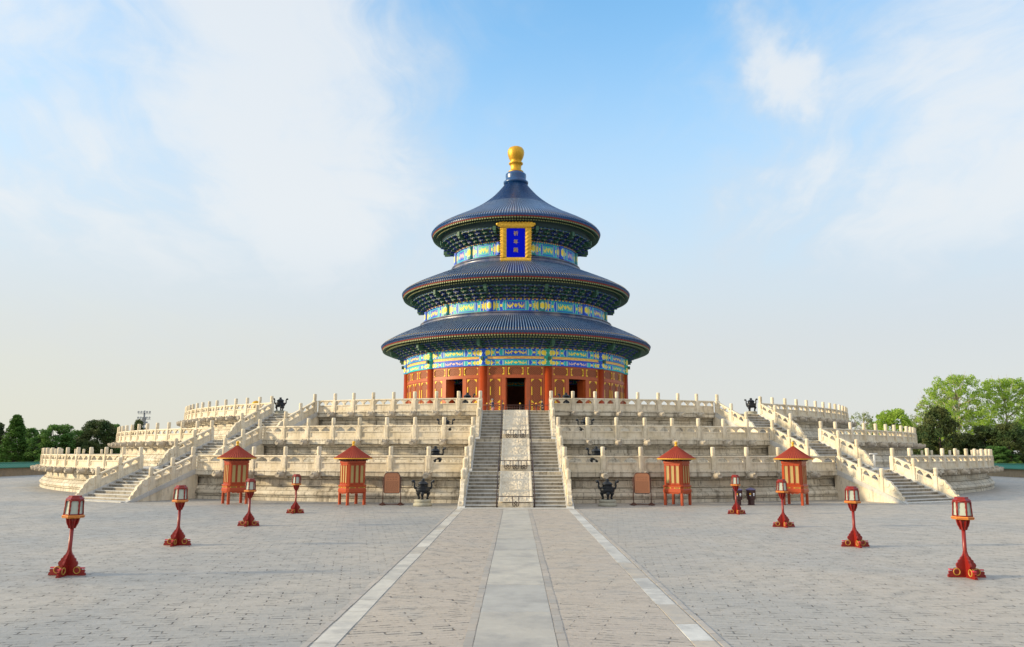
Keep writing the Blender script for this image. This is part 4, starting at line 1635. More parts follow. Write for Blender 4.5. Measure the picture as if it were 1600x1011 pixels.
# ------------------------------------------------------------------ red booths
def make_booth(mw, label):
    root = put(None, 'red_booth', None, mw, None, label, 'booth', 'red wooden booths on the plaza')
    h = 0.50
    for sx in (-1, 1):
        for sy in (-1, 1):
            b = MB().use(booth_red)
            b.cbox(sx * 0.47 - 0.065, sx * 0.47 + 0.065, sy * 0.47 - 0.065, sy * 0.47 + 0.065, 0, 0.70, 0.015)
            b.build('leg', root)
    b = MB().use(booth_red)

    def sq(hw, z, c):
        return [(hw - c, -hw, z), (hw, -hw + c, z), (hw, hw - c, z), (hw - c, hw, z), (-hw + c, hw, z), (-hw, hw - c, z), (-hw, -hw + c, z), (-hw + c, -hw, z)]
    prof = [(0.54, 0.62, 0.10), (0.585, 0.66, 0.12), (0.585, 0.80, 0.12), (0.56, 0.84, 0.12), (0.56, 0.93, 0.12), (0.585, 0.95, 0.12), (0.585, 1.0, 0.12), (0.525, 1.03, 0.10),
            (0.505, 1.06, 0.08), (0.505, 2.12, 0.08), (0.535, 2.14, 0.08), (0.535, 2.26, 0.08), (0.50, 2.28, 0.08)]
    loft(b, [sq(*p) for p in prof])
    b.sm = [False] * len(b.sm)
    # carved apron
    for rz in range(4):
        T = Matrix.Rotation(rz * math.pi / 2, 4, 'Z')
        b.prism([(-0.38, 0.64), (-0.30, 0.58), (-0.1, 0.60), (0, 0.55), (0.1, 0.60), (0.30, 0.58), (0.38, 0.64)], -0.55, -0.52, 'y', T)
    b.build('cabinet', root)
    for rz in range(4):
        T = Matrix.Rotation(rz * math.pi / 2, 4, 'Z')
        for x in (-0.275, 0.0, 0.275):
            p = MB().use(booth_pan)
            p.box(x - 0.085, x + 0.085, -0.512, -0.504, 1.14, 2.02, T)
            p.use(booth_red)
            for xx in (x - 0.118, x + 0.088):
                p.box(xx, xx + 0.030, -0.535, -0.503, 1.10, 2.06, T)
            p.box(x - 0.118, x + 0.118, -0.532, -0.503, 1.075, 1.139, T)
            p.box(x - 0.118, x + 0.118, -0.532, -0.503, 2.021, 2.075, T)
            p.build('window_panel', root)
        for x in (-0.26, 0.26):
            p = MB().use(yellow)
            p.box(x - 0.17, x + 0.17, -0.568, -0.562, 0.865, 0.915, T)
            p.use(bin_m)
            p.box(x - 0.13, x + 0.13, -0.572, -0.569, 0.876, 0.904, T)
            p.build('gilt_slot', root)
    # fluted conical roof
    b = MB().use(booth_roof)
    N = 48
    prof = [(0.05, 3.06), (0.30, 2.86), (0.62, 2.63), (0.92, 2.44), (1.0, 2.40)]
    for (r_, z) in prof:
        for i in range(N * 4):
            a = 2 * math.pi * i / (N * 4)
            d = 0.022 * min(1, r_ * 2) * (1 if i % 4 in (0, 1) else 0)
            b.v.append((r_ * math.cos(a), r_ * math.sin(a), z + d))
    tt = N * 4
    for k in range(len(prof) - 1):
        for i in range(tt):
            j = (i + 1) % tt
            b.face([k * tt + i, k * tt + j, (k + 1) * tt + j, (k + 1) * tt + i])
    b.lathe([(0.999, 2.42), (0.96, 2.36), (0.48, 2.30)], 48, cap=False)
    roof = b.build('roof', root)
    b = MB().use(yellow)
    b.lathe([(0.985, 2.355), (1.012, 2.36), (1.012, 2.40), (0.99, 2.405)], 64, cap=False)
    put(b.mesh('roof_trim'), 'roof_trim', roof)
    b = MB().use(yellow)
    b.lathe([(0.075, 3.04), (0.085, 3.09), (0.05, 3.11), (0.045, 3.13), (0.075, 3.17), (0.085, 3.22), (0.065, 3.27), (0.001, 3.30)], 16)
    put(b.mesh('finial'), 'finial', roof)
    # bracket row under the eave
    b = MB().use(bin_m)
    for rz in range(4):
        T = Matrix.Rotation(rz * math.pi / 2, 4, 'Z')
        for x in (-0.4, -0.2, 0, 0.2, 0.4):
            b.box(x - 0.045, x + 0.045, -0.62, -0.48, 2.27, 2.34, T)
    put(b.mesh('brackets'), 'brackets', roof)
    return root


BP = [((-14.92, -45.55), -36, 'red booth farthest left in front of the left side stair'),
      ((-8.57, -46.15), -37, 'red booth beside the left bronze sign board'),
      ((8.49, -46.0), 37, 'red booth beside the right bronze sign board'),
      ((14.8, -45.6), 34, 'red booth farthest right behind a lantern stand')]
bproto = None
for (x, y), rz, lab in BP:

    mw = TR(x, y, 0, R(-rz))
    if bproto is None:
        bproto = make_booth(mw, lab)
        index_kids(bproto)
    else:
        copy_tree(bproto, mw, lab)


# ------------------------------------------------------------------ lantern stands
def make_lantern(mw, label):
    root = put(None, 'lantern_stand', None, mw, None, label, 'lantern', 'red lantern stands in two rows on the plaza')
    # cross base: four carved planks
    half = [(0.03, 0.02), (0.40, 0.02), (0.40, 0.055), (0.37, 0.075), (0.39, 0.105), (0.36, 0.135), (0.31, 0.13), (0.29, 0.15), (0.23, 0.165), (0.175, 0.155), (0.155, 0.175),
            (0.195, 0.205), (0.215, 0.25), (0.20, 0.295), (0.165, 0.32), (0.16, 0.36), (0.12, 0.385), (0.105, 0.425), (0.07, 0.455), (0.05, 0.50), (0.035, 0.56)]
    for r_ in range(4):
        T = Matrix.Rotation(r_ * math.pi / 2, 4, 'Z')
        b = MB().use(lamp_red)
        b.prism(half, -0.022, 0.022, 'y', T)
        b.box(0.02, 0.40, -0.035, 0.035, 0.0, 0.03, T)
        b.use(ring_gold)
        for sy in (-1, 1):
            b.lathe([(0.058, 0.0), (0.062, 0.012), (0.078, 0.012), (0.082, 0.0)], 18, T @ Matrix.Translation((0.215, sy * 0.024, 0.115)) @ Matrix.Rotation(-sy * math.pi / 2, 4, 'X'), cap=False)
        b.use(lamp_pink)
        b.box(0.245, 0.37, -0.028, 0.028, 0.150, 0.175, T)
        b.build('foot', root)
    b = MB().use(lamp_red)
    b.tube([(0, 0, 0.02), (0, 0, 1.12)], 0.042, 12)
    b.build('pole', root)
    b = MB().use(lamp_red)
    cup = [(0.03, 1.01), (0.075, 1.01), (0.09, 1.06), (0.115, 1.10), (0.13, 1.15), (0.145, 1.22), (0.145, 1.24), (0.03, 1.24)]
    for r_ in range(8):
        T = Matrix.Rotation(r_ * math.pi / 4, 4, 'Z')
        b.prism(cup, -0.014, 0.014, 'y', T)
    b.lathe([(0.045, 1.0), (0.06, 1.05), (0.075, 1.15), (0.12, 1.24)], 12)
    b.build('cup_bracket', root)
    b = MB().use(lamp_ochre)
    h6 = math.pi / 6
    HR = Matrix.Rotation(h6, 4, 'Z') @ Matrix.Diagonal((0.9, 0.9, 1, 1))
    b.lathe([(0.235, 1.235), (0.255, 1.25), (0.255, 1.285), (0.235, 1.30)], 6, smooth=False)
    b.use(lamp_red)
    for i in range(6):
        a0, a1 = i * math.pi / 3, (i + 1) * math.pi / 3
        for t in np.linspace(0.08, 0.92, 10):
            x = 0.256 * (math.cos(a0) * (1 - t) + math.cos(a1) * t)
            y = 0.256 * (math.sin(a0) * (1 - t) + math.sin(a1) * t)
            b.box(x - 0.005, x + 0.005, y - 0.005, y + 0.005, 1.262, 1.274)
    b.build('platform', root, None, local=HR)
    # hexagonal lantern: bars, frosted panes, cap
    bar = MB().use(lamp_red)
    rb0, rb1, z0, z1 = 0.212, 0.188, 1.30, 1.63
    for i in range(6):
        a = i * math.pi / 3
        c0, c1 = Vector((rb0 * math.cos(a), rb0 * math.sin(a), z0)), Vector((rb1 * math.cos(a), rb1 * math.sin(a), z1))
        bar.tube([c0, c1], 0.017, 6)
    for z, rr in ((1.312, 0.214), (1.618, 0.197)):
        for i in range(6):
            a0, a1 = i * math.pi / 3, (i + 1) * math.pi / 3
            bar.tube([(rr * math.cos(a0), rr * math.sin(a0), z), (rr * math.cos(a1), rr * math.sin(a1), z)], 0.013, 6)
    # scalloped inner edges of the bars
    for i in range(6):
        am = (i + 0.5) * math.pi / 3
        T = Matrix.Rotation(am + math.pi / 2, 4, 'Z')
        ap = 0.182
        for s in (-1, 1):
            pl = [(s * 0.105, 1.31), (s * 0.080, 1.31), (s * 0.084, 1.36), (s * 0.075, 1.40), (s * 0.084, 1.46), (s * 0.072, 1.50), (s * 0.080, 1.56), (s * 0.064, 1.615), (s * 0.098, 1.615)]
            bar.prism(pl, -ap - 0.006, -ap + 0.006, 'y', T)
    bar.build('lantern_frame', root, None, local=HR)
    for i in range(6):
        a0, a1 = i * math.pi / 3, (i + 1) * math.pi / 3
        p = MB().use(lamp_glass)
        q0, q1 = rb0 - 0.018, rb1 - 0.018
        p.add([(q0 * math.cos(a0), q0 * math.sin(a0), z0), (q0 * math.cos(a1), q0 * math.sin(a1), z0), (q1 * math.cos(a1), q1 * math.sin(a1), z1), (q1 * math.cos(a0), q1 * math.sin(a0), z1)], [(0, 1, 2, 3)])
        p.build('pane', root, None, local=HR)
    b = MB().use(lamp_red)
    b.lathe([(0.18, 1.63), (0.205, 1.635), (0.205, 1.650), (0.165, 1.685), (0.150, 1.695), (0.150, 1.722), (0.13, 1.722)], 6, smooth=False)
    b.use(bin_m)
    for i in range(6):
        am = (i + 0.5) * math.pi / 3
        T = Matrix.Rotation(am + math.pi / 2, 4, 'Z')
        b.box(-0.03, 0.03, -0.158, -0.148, 1.664, 1.674, T)
    b.build('cap', root, None, local=HR)
    return root


ords = ['nearest', 'second', 'third', 'farthest']
ys = [-70.67, -64.85, -58.55, -52.2]
lp = None
for s, sn in ((-1, 'left'), (1, 'right')):
    for i in range(4):
        lab = f'red lantern stand with frosted panes, {ords[i]} in the {sn} row' + (' counting from the camera' if i in (1, 2) else '')
        rz = {(-1, 0): 0.02, (1, 0): -0.03}.get((s, i), random.uniform(-0.05, 0.05))
        T = TR(s * 9.88, ys[i], 0, rz)
        if (s, i) == (-1, 0):
            T = T @ Matrix.Rotation(R(1.2), 4, 'Y')
        if (s, i) == (1, 0):
            T = T @ Matrix.Rotation(R(1.0), 4, 'Y')
        if lp is None:
            lp = make_lantern(T, lab)
            index_kids(lp)
        else:
            copy_tree(lp, T, lab)


# ------------------------------------------------------------------ bronze sign boards
def make_sign(mw, label):
    root = put(None, 'sign_board', None, mw, None, label, 'sign', 'bronze information boards')
    w, z0, z1 = 0.40, 0.62, 1.66
    out_ = [(-w, z0 + 0.04), (-w + 0.04, z0), (w - 0.04, z0), (w, z0 + 0.04), (w, z1 - 0.16), (w - 0.05, z1 - 0.05), (w - 0.15, z1), (-w + 0.15, z1), (-w + 0.05, z1 - 0.05), (-w, z1 - 0.16)]
    b = MB().use(sign_m)
    b.prism(out_, -0.02, 0.02)
    board = b.build('board', root)
    b = MB().use(sign_f)
    pts = [(x, -0.012, z) for x, z in out_]
    b.tube(pts + [pts[0]], 0.022, 8)
    b.build('rim', root)
    e = MB().use(sign_f)
    rnd = random.Random(3)
    for i in range(14):
        z = 1.22 - i * 0.040
        x = -0.32
        while x < 0.31:
            l = rnd.uniform(0.02, 0.09)
            e.box(x, min(x + l, 0.33), -0.0225, -0.0205, z, z + 0.010)
            x += l + 0.02
    # engraved emblem and heading marks
    for i in range(4):
        cx = -0.21 + 0.14 * i
        e.tube([(cx - 0.05, -0.021, 1.42), (cx, -0.021, 1.47), (cx + 0.05, -0.021, 1.42), (cx, -0.021, 1.38), (cx - 0.05, -0.021, 1.42)], 0.004, 4)
        e.box(cx - 0.04, cx + 0.04, -0.0225, -0.0205, 1.30, 1.314)
    e.build('engraving', root)
    for s in (-1, 1):
        b = MB().use(sign_f)
        b.tube([(s * 0.455, 0, 0.05), (s * 0.455, 0, 1.38)], 0.022, 8)
        b.sphere((s * 0.455, 0, 1.40), 0.03, 8, 6)
        b.tube([(s * 0.455, 0, 0.95), (s * 0.40, 0, 0.95)], 0.012, 6)
        b.tube([(s * 0.455, 0, 1.25), (s * 0.40, 0, 1.25)], 0.012, 6)
        b.build('upright', root)
    b = MB().use(sign_f)
    b.box(-0.66, 0.66, -0.045, 0.045, 0.03, 0.075)
    for s in (-1, 1):
        b.prism([(s * 0.455 - 0.16, 0.0), (s * 0.455 + 0.16, 0.0), (s * 0.455 + 0.12, 0.09), (s * 0.455 + 0.03, 0.15), (s * 0.455 - 0.03, 0.15), (s * 0.455 - 0.12, 0.09)], -0.06, 0.06)
        b.box(s * 0.455 - 0.05, s * 0.455 + 0.05, -0.28, 0.28, 0.0, 0.055)
    b.build('base', root)
    return root


sg = make_sign(TR(-6.42, -46.6, 0, R(3)), 'copper coloured sign board on a stand left of the centre stair')
index_kids(sg)
copy_tree(sg, TR(6.58, -46.4, 0, R(-3)), 'copper coloured sign board on a stand right of the centre stair')


# ------------------------------------------------------------------ litter bins
def make_bin(mw, label):
    root = put(None, 'litter_bin', None, mw, None, label, 'bin', 'dark litter bins by the wall')
    T8 = Matrix.Rotation(math.pi / 8, 4, 'Z')
    b = MB().use(bin_m)
    b.lathe([(0.20, 0), (0.20, 0.02), (0.17, 0.04), (0.165, 0.26), (0.22, 0.29), (0.245, 0.74), (0.24, 0.77)], 8, T8, smooth=False)
    b.build('body', root)
    b = MB().use(bin_lid)
    b.lathe([(0.25, 0.76), (0.275, 0.775), (0.275, 0.80), (0.08, 0.88), (0.04, 0.90), (0.001, 0.91)], 8, T8, smooth=False)
    b.build('lid', root)
    for a, c in ((-24, yellow), (22, sticker)):
        s = MB().use(c)
        TT = Matrix.Rotation(R(a), 4, 'Z')
        s.lathe([(0.001, 0.0), (0.05, 0.0), (0.05, 0.012), (0.001, 0.012)], 12, TT @ Matrix.Translation((0, -0.232, 0.58)) @ Matrix.Rotation(math.pi / 2, 4, 'X'), smooth=False)
        s.use(sticker)
        s.box(-0.035, 0.035, -0.243, -0.232, 0.48, 0.52, TT)
        s.build('sticker', root)
    return root


lb = make_bin(TR(11.58, -46.2, 0), 'dark brown litter bin with blue pointed lid, left one of the pair')
index_kids(lb)
copy_tree(lb, TR(12.36, -45.9, 0), 'dark brown litter bin half behind a lantern pole, right one of the pair')

# ------------------------------------------------------------------ white stanchion at the head of the right stair flight
root = thing('white_stanchion', 'white stanchion at the head of the right side stair on the lowest tier', 'stanchion', polar(43.9, 31.0, ZD[1]), R(28))
b = MB().use(white_pl)
b.lathe([(0.17, 0), (0.17, 0.04), (0.05, 0.08), (0.035, 0.12)], 16)
b.tube([(-0.05, 0, 0.05), (-0.05, 0, 0.95)], 0.03, 8)
b.tube([(0.05, 0, 0.05), (0.05, 0, 0.95)], 0.03, 8)
b.build('pole', root)
b = MB().use(white_pl)
b.tube([(-0.42, 0, 0.97), (0.30, 0, 0.97)], 0.035, 8)
b.build('crossbar', root)

# ------------------------------------------------------------------ bird
root = thing('bird', 'small dark bird perched on the top left balustrade', 'bird', polar(POST_R[2], -(GAPS[2][1] + 2.72 * 9.5), ZD[3] + 0.86), R(-40))
b = MB().use(bin_m)
b.tube([(-0.20, 0, 0.05), (-0.10, 0, 0.075), (0.0, 0, 0.10), (0.08, 0, 0.15), (0.11, 0, 0.19), (0.15, 0, 0.195), (0.19, 0, 0.185)], [0.012, 0.035, 0.065, 0.055, 0.042, 0.035, 0.006], 10)
b.build('body', root)
for s in (-1, 1):
    b = MB().use(bin_m)
    b.tube([(0, s * 0.02, 0.06), (0.01, s * 0.02, 0.0), (0.04, s * 0.02, 0.0)], 0.006, 5)
    b.build('leg', root)


# ------------------------------------------------------------------ people
def skinned(name, pts, edges, parent, m, sub=2):
    me = bpy.data.meshes.new(name)
    me.from_pydata([p[:3] for p in pts], edges, [])
    me.materials.append(m)
    o = put(me, name, parent)
    md = o.modifiers.new('skin', 'SKIN')
    md.use_smooth_shade = True
    sv = me.skin_vertices[0].data if me.skin_vertices else None
    if sv is None:
        return o
    for i, p in enumerate(pts):
        r = p[3] if isinstance(p[3], tuple) else (p[3], p[3])
        sv[i].radius = r
    sv[0].use_root = True
    o.modifiers.new('sub', 'SUBSURF').levels = sub
    o.modifiers['sub'].render_levels = sub
    return o


def person(mw, label, top_m, short_m, hair_m, stride, arm, H=1.68, bag=None, cap=False):
    """faces +x locally; stride = leg swing, arm = (l,r) hand targets"""
    root = put(None, 'person', None, mw, None, label, 'person')
    k = H / 1.72
    s = stride
    P = [(0, 0, 0.95, (0.13, 0.10)), (0.01, 0, 1.15, (0.13, 0.095)), (0.02, 0, 1.36, (0.155, 0.10)), (0.03, 0, 1.47, 0.052), (0.05, 0, 1.54, 0.05),
         (0.05, 0, 1.60, (0.075, 0.085)), (0.05, 0, 1.69, 0.055),
         (0, 0.09, 0.90, 0.085), (s * 0.5, 0.10, 0.50, 0.057), (s * 0.8 - 0.06, 0.10, 0.09, 0.037), (s * 0.8 + 0.09, 0.10, 0.04, 0.035),
         (0, -0.09, 0.90, 0.085), (-s * 0.3, -0.10, 0.50, 0.057), (-s * 0.9 - 0.10, -0.10, 0.10, 0.037), (-s * 0.9 + 0.05, -0.10, 0.04, 0.035)]
    E = [(0, 1), (1, 2), (2, 3), (3, 4), (4, 5), (5, 6), (0, 7), (7, 8), (8, 9), (9, 10), (0, 11), (11, 12), (12, 13), (13, 14)]
    for sy, (ex, ez, hx, hz) in ((1, arm[0]), (-1, arm[1])):
        i = len(P)
        P += [(0.02, sy * 0.19, 1.41, 0.052), (ex, sy * 0.23, ez, 0.040), (hx, sy * 0.20, hz, 0.027)]
        E += [(2, i), (i, i + 1), (i + 1, i + 2)]
        hxv = (Vector((hx, sy * 0.20, hz)) - Vector((ex, sy * 0.23, ez))).normalized()
        j = len(P)
        P += [(hx + hxv.x * 0.07, sy * 0.20, hz + hxv.z * 0.07, (0.036, 0.016))]
        E += [(i + 2, j)]
        for fi, off in enumerate((-0.027, -0.009, 0.009, 0.026)):
            f = len(P)
            ln = (0.065, 0.078, 0.072, 0.055)[fi]
            P += [(hx + hxv.x * (0.09 + ln), sy * 0.20 + off, hz + hxv.z * (0.09 + ln) , 0.008)]
            E += [(j, f)]
        f = len(P)
        P += [(hx + hxv.x * 0.06 + 0.03, sy * 0.20 - sy * 0.04, hz + hxv.z * 0.08, 0.009)]
        E += [(i + 2, f)]
    P = [(a * k, b_ * k, c * k, tuple(q * k for q in r) if isinstance(r, tuple) else r * k) for a, b_, c, r in P]
    body = skinned('body', P, E, root, skin_m)
    # nose and ears
    fb = MB().use(skin_m)
    fb.sphere((0.145 * k, 0, 1.605 * k), 0.016 * k, 8, 6)
    for sy in (-1, 1):
        fb.sphere((0.045 * k, sy * 0.082 * k, 1.61 * k), 0.02 * k, 8, 6, sc=(1, 0.5, 1.4))
    fb.use(bin_m)
    for sy in (-1, 1):
        fb.sphere((0.128 * k, sy * 0.03 * k, 1.625 * k), 0.009 * k, 6, 5)
    fb.box(0.125 * k, 0.134 * k, -0.02 * k, 0.02 * k, 1.562 * k, 1.568 * k)
    fb.build('face', root)
    Pt = [(0, 0, 0.80, (0.16, 0.13)), (0.01, 0, 1.10, (0.165, 0.13)), (0.02, 0, 1.36, (0.19, 0.135)), (0.03, 0, 1.44, 0.085),
          (0.02, 0.19, 1.41, 0.07), (arm[0][0] * 0.75, 0.215, 1.41 + (arm[0][1] - 1.41) * 0.75, 0.056), (0.02, -0.19, 1.41, 0.07), (arm[1][0] * 0.75, -0.215, 1.41 + (arm[1][1] - 1.41) * 0.75, 0.056)]
    Pt = [(a * k, b_ * k, c * k, tuple(q * k for q in r) if isinstance(r, tuple) else r * k) for a, b_, c, r in Pt]
    skinned('shirt', Pt, [(0, 1), (1, 2), (2, 3), (2, 4), (4, 5), (2, 6), (6, 7)], root, top_m)
    Ps = [(0, 0, 1.02, (0.15, 0.12)), (0, 0.09, 0.87, 0.12), (s * 0.35, 0.10, 0.62, 0.085), (0, -0.09, 0.87, 0.12), (-s * 0.2, -0.10, 0.62, 0.085)]
    Ps = [(a * k, b_ * k, c * k, tuple(q * k for q in r) if isinstance(r, tuple) else r * k) for a, b_, c, r in Ps]
    skinned('shorts', Ps, [(0, 1), (1, 2), (0, 3), (3, 4)], root, short_m)
    hb_ = MB().use(hair_m)
    hb_.sphere((0.035 * k, 0, 1.655 * k), 0.098 * k, 12, 8, sc=(1.02, 0.9, 0.85))
    if cap:
        hb_.prism([(0.10 * k, -0.06 * k), (0.19 * k, -0.045 * k), (0.21 * k, 0), (0.19 * k, 0.045 * k), (0.10 * k, 0.06 * k)], 1.655 * k, 1.667 * k, 'z')
    hb_.build('cap' if cap else 'hair', root)
    sh = MB().use(bin_m)
    for (x, y) in ((s * 0.8 + 0.02, 0.10), (-s * 0.9 - 0.02, -0.10)):
        sh.cbox((x - 0.11) * k, (x + 0.15) * k, (y - 0.045) * k, (y + 0.045) * k, 0.0, 0.075 * k, 0.02)
    sh.build('shoes', root)
    return root


person(TR(-1.95, -20.6, HZ, R(196)), 'person in navy shirt with grey hair walking left by the doorway fence', cloth('navy_cloth', (0.02, 0.025, 0.08)), cloth('rose_cloth', (0.45, 0.22, 0.22)),
       cloth('grey_hair', (0.22, 0.22, 0.22)), 0.28, ((0.22, 1.16, 0.30, 1.25), (-0.16, 1.12, -0.08, 0.88)))
root = thing('hand_bag', 'small orange bag held by the person in navy', 'bag', (-1.88, -20.36, HZ + 0.52))
b = MB().use(cloth('orange_cloth', (0.75, 0.14, 0.03)))
b.cbox(-0.13, 0.13, -0.05, 0.05, 0, 0.26, 0.03)
b.build('pouch', root)
b = MB().use(cloth('strap_cloth', (0.3, 0.06, 0.02)))
b.tube([(-0.08, 0, 0.25), (-0.05, 0, 0.34), (0.05, 0, 0.34), (0.08, 0, 0.25)], 0.008, 6)
b.build('strap', root)
person(TR(2.28, -20.4, HZ, R(190)), 'person in black cap and black clothes with bent arms right of the doorway', cloth('black_cloth', (0.01, 0.012, 0.018)), cloth('black_shorts', (0.012, 0.012, 0.02)),
       cloth('black_cap', (0.008, 0.008, 0.01)), 0.05, ((0.04, 1.14, 0.26, 1.20), (0.04, 1.14, 0.26, 1.18)), H=1.62, cap=True)

# ------------------------------------------------------------------ courtyard walls
for s, sn in ((-1, 'left'), (1, 'right')):
    X = s * 58.3
    root = thing('courtyard_wall', f'long low courtyard wall with green tiled coping on the {sn}', 'wall', (X, -30, 0), 0, 'courtyard walls')
    b = MB().use(wall_m)
    b.box(X - 0.35, X + 0.35, -110, 110, -0.3, 0.92)
    b.build('masonry', root, Matrix.Identity(4))
    b = MB().use(green_tile)
    N = 900
    for i in range(N):
        y0, y1 = -110 + 220 * i / N, -110 + 220 * (i + 1) / N
        up_ = 0.035 if i % 2 else 0.0
        b.prism([(X - 0.72, 0.90 + up_), (X - 0.72, 0.98 + up_), (X - 0.06, 1.44 + up_), (X + 0.06, 1.44 + up_), (X + 0.72, 0.98 + up_), (X + 0.72, 0.90 + up_)], y0, y1)
    b.box(X - 0.10, X + 0.10, -110, 110, 1.45, 1.56)
    b.build('tiled_coping', root, Matrix.Identity(4))
# ------------------------------------------------------------------ trees
def leaf_mat(name, c1, c2, trans=0.25):
    m = bpy.data.materials.new(name)
    m.use_nodes = True
    q = NT(m.node_tree)
    pos = q.n('ShaderNodeNewGeometry').outputs['Position']
    a = q.noise(pos, 0.45, 4, 0.6)
    b_ = q.noise(pos, 2.2, 3, 0.6)
    c = q.mix(q.mr(a, 0.35, 0.65), (*c1, 1), (*c2, 1))
    v = q.mr(b_, 0.3, 0.7, 0.7, 1.3, smooth=False)
    c = q.mix(1.0, c, q.n('ShaderNodeCombineColor', Red=v, Green=v, Blue=v).outputs[0], 'MULTIPLY')
    p = q.n('ShaderNodeBsdfPrincipled', Base__Color=c, Roughness=0.6)
    p.inputs['Specular IOR Level'].default_value = 0.2
    tr = q.n('ShaderNodeBsdfTranslucent', Color=c)
    ms = q.n('ShaderNodeMixShader', Fac=trans)
    q.t.links.new(p.outputs[0], ms.inputs[1])
    q.t.links.new(tr.outputs[0], ms.inputs[2])
    q.n('ShaderNodeOutputMaterial', Surface=ms.outputs[0])
    return m


lf_dark = leaf_mat('juniper_leaf', (0.050, 0.095, 0.035), (0.105, 0.125, 0.04), 0.2)
lf_mid = leaf_mat('broadleaf', (0.08, 0.19, 0.05), (0.15, 0.27, 0.065), 0.3)
lf_bright = leaf_mat('spring_leaf', (0.28, 0.44, 0.06), (0.40, 0.54, 0.11), 0.5)
lf_pale = leaf_mat('pale_leaf', (0.22, 0.29, 0.11), (0.30, 0.36, 0.15), 0.4)
lf_hedge = leaf_mat('cypress_leaf', (0.06, 0.15, 0.028), (0.10, 0.20, 0.04), 0.2)


def crown_mesh(seed, m, h, w, base, nclump, per, ls, shape='round', csize=0.16):
    rng = np.random.default_rng(seed)
    V, F = [], []
    cs_ = []
    tries = 0
    while len(cs_) < nclump and tries < 20000:
        tries += 1
        t = rng.uniform(0, 1)
        a = rng.uniform(0, 2 * math.pi)
        if shape == 'cone':
            rmax = w / 2 * (1 - t) ** 0.75 * (1.0 if t > 0.08 else 0.8)
        elif shape == 'vase':
            rmax = w / 2 * (0.35 + 0.75 * math.sin(math.pi * min(1, t * 0.95 + 0.02)) ** 0.8)
        else:
            rmax = w / 2 * math.sqrt(max(0.0, 1 - ((t - 0.42) / 0.60) ** 2))
        if shape == 'round':
            rmax *= 0.8 + 0.35 * math.sin(a * 3 + seed) * math.sin(t * 6 + seed)
        if rmax <= 0:
            continue
        r = rmax * math.sqrt(rng.uniform(0.25 if shape != 'vase' else 0.02, 1))
        z = base + (h - base) * t
        cs_.append((r * math.cos(a), r * math.sin(a), z))
    cs_ = np.array(cs_)
    sig = csize * w * (0.45 if shape == 'cone' else 0.6)
    sizes = rng.uniform(0.6, 1.25, len(cs_))
    pts = []
    for c, sz in zip(cs_, sizes):
        npt = int(per * sz)
        d = rng.normal(0, 1, (npt, 3))
        d /= np.linalg.norm(d, axis=1)[:, None]
        rad = rng.uniform(0.35, 1.0, npt) ** 0.6
        pts.append(c + d * rad[:, None] * sig * sz * np.array([1, 1, 0.75]))
    pts = np.concatenate(pts)
    pts[:, 2] = np.maximum(pts[:, 2], 0.15)
    nL = len(pts)
    u = rng.normal(0, 1, (nL, 3))
    u /= np.linalg.norm(u, axis=1)[:, None]
    v = np.cross(u, rng.normal(0, 1, (nL, 3)))
    v /= np.linalg.norm(v, axis=1)[:, None]
    s = rng.uniform(0.5, 1.3, nL)[:, None] * ls
    quad = np.stack([pts - u * s, pts - v * s * 0.55, pts + u * s, pts + v * s * 0.55], axis=1).reshape(-1, 3)
    me = bpy.data.meshes.new('crown')
    me.vertices.add(nL * 4)
    me.vertices.foreach_set('co', quad.astype(np.float32).ravel())
    me.loops.add(nL * 4)
    me.loops.foreach_set('vertex_index', np.arange(nL * 4, dtype=np.int32))
    me.polygons.add(nL)
    me.polygons.foreach_set('loop_start', np.arange(0, nL * 4, 4, dtype=np.int32))
    me.polygons.foreach_set('loop_total', np.full(nL, 4, dtype=np.int32))
    me.materials.append(m)
    me.update()
    me.validate()
    return me, cs_


def trunk_mesh(seed, m, h, base, cs_, r0, nb=14):
    rnd = random.Random(seed)
    b = MB().use(m)
    top = base + (h - base) * 0.75
    pts = []
    for i in range(7):
        t = i / 6
        pts.append((rnd.uniform(-0.15, 0.15) * t * h * 0.1, rnd.uniform(-0.15, 0.15) * t * h * 0.1, t * top))
    b.tube(pts, [r0 * (1 - 0.8 * i / 6) for i in range(7)], 8)
    idx = list(range(len(cs_)))
    rnd.shuffle(idx)
    for i in idx[:nb]:
        c = cs_[i]
        zt = max(0.25 * top, min(top * 0.95, c[2] - abs(c[0] + c[1]) * 0.5 - rnd.uniform(0.3, 1.2)))
        t = zt / top * 6
        k = min(5, int(t))
        p0 = Vector(pts[k]).lerp(Vector(pts[k + 1]), t - k)
        p2 = Vector(c)
        pm = p0.lerp(p2, 0.55) + Vector((0, 0, -0.25))
        rr = r0 * 0.32
        b.tube([p0, pm, p2, p2 + (p2 - pm) * 0.35 + Vector((0, 0, 0.4))], [rr, rr * 0.6, rr * 0.3, rr * 0.12], 5)
    return b.mesh('trunk')


TK = {}


def tree_kind(key, seed, leafm, barkm, h, w, base, nc, per, ls, shape, csz, r0, nb):
    cm, c_ = crown_mesh(seed, leafm, h, w, base, nc, per, ls, shape, csz)
    TK[key] = (cm, trunk_mesh(seed, barkm, h, base, c_, r0, nb), h)


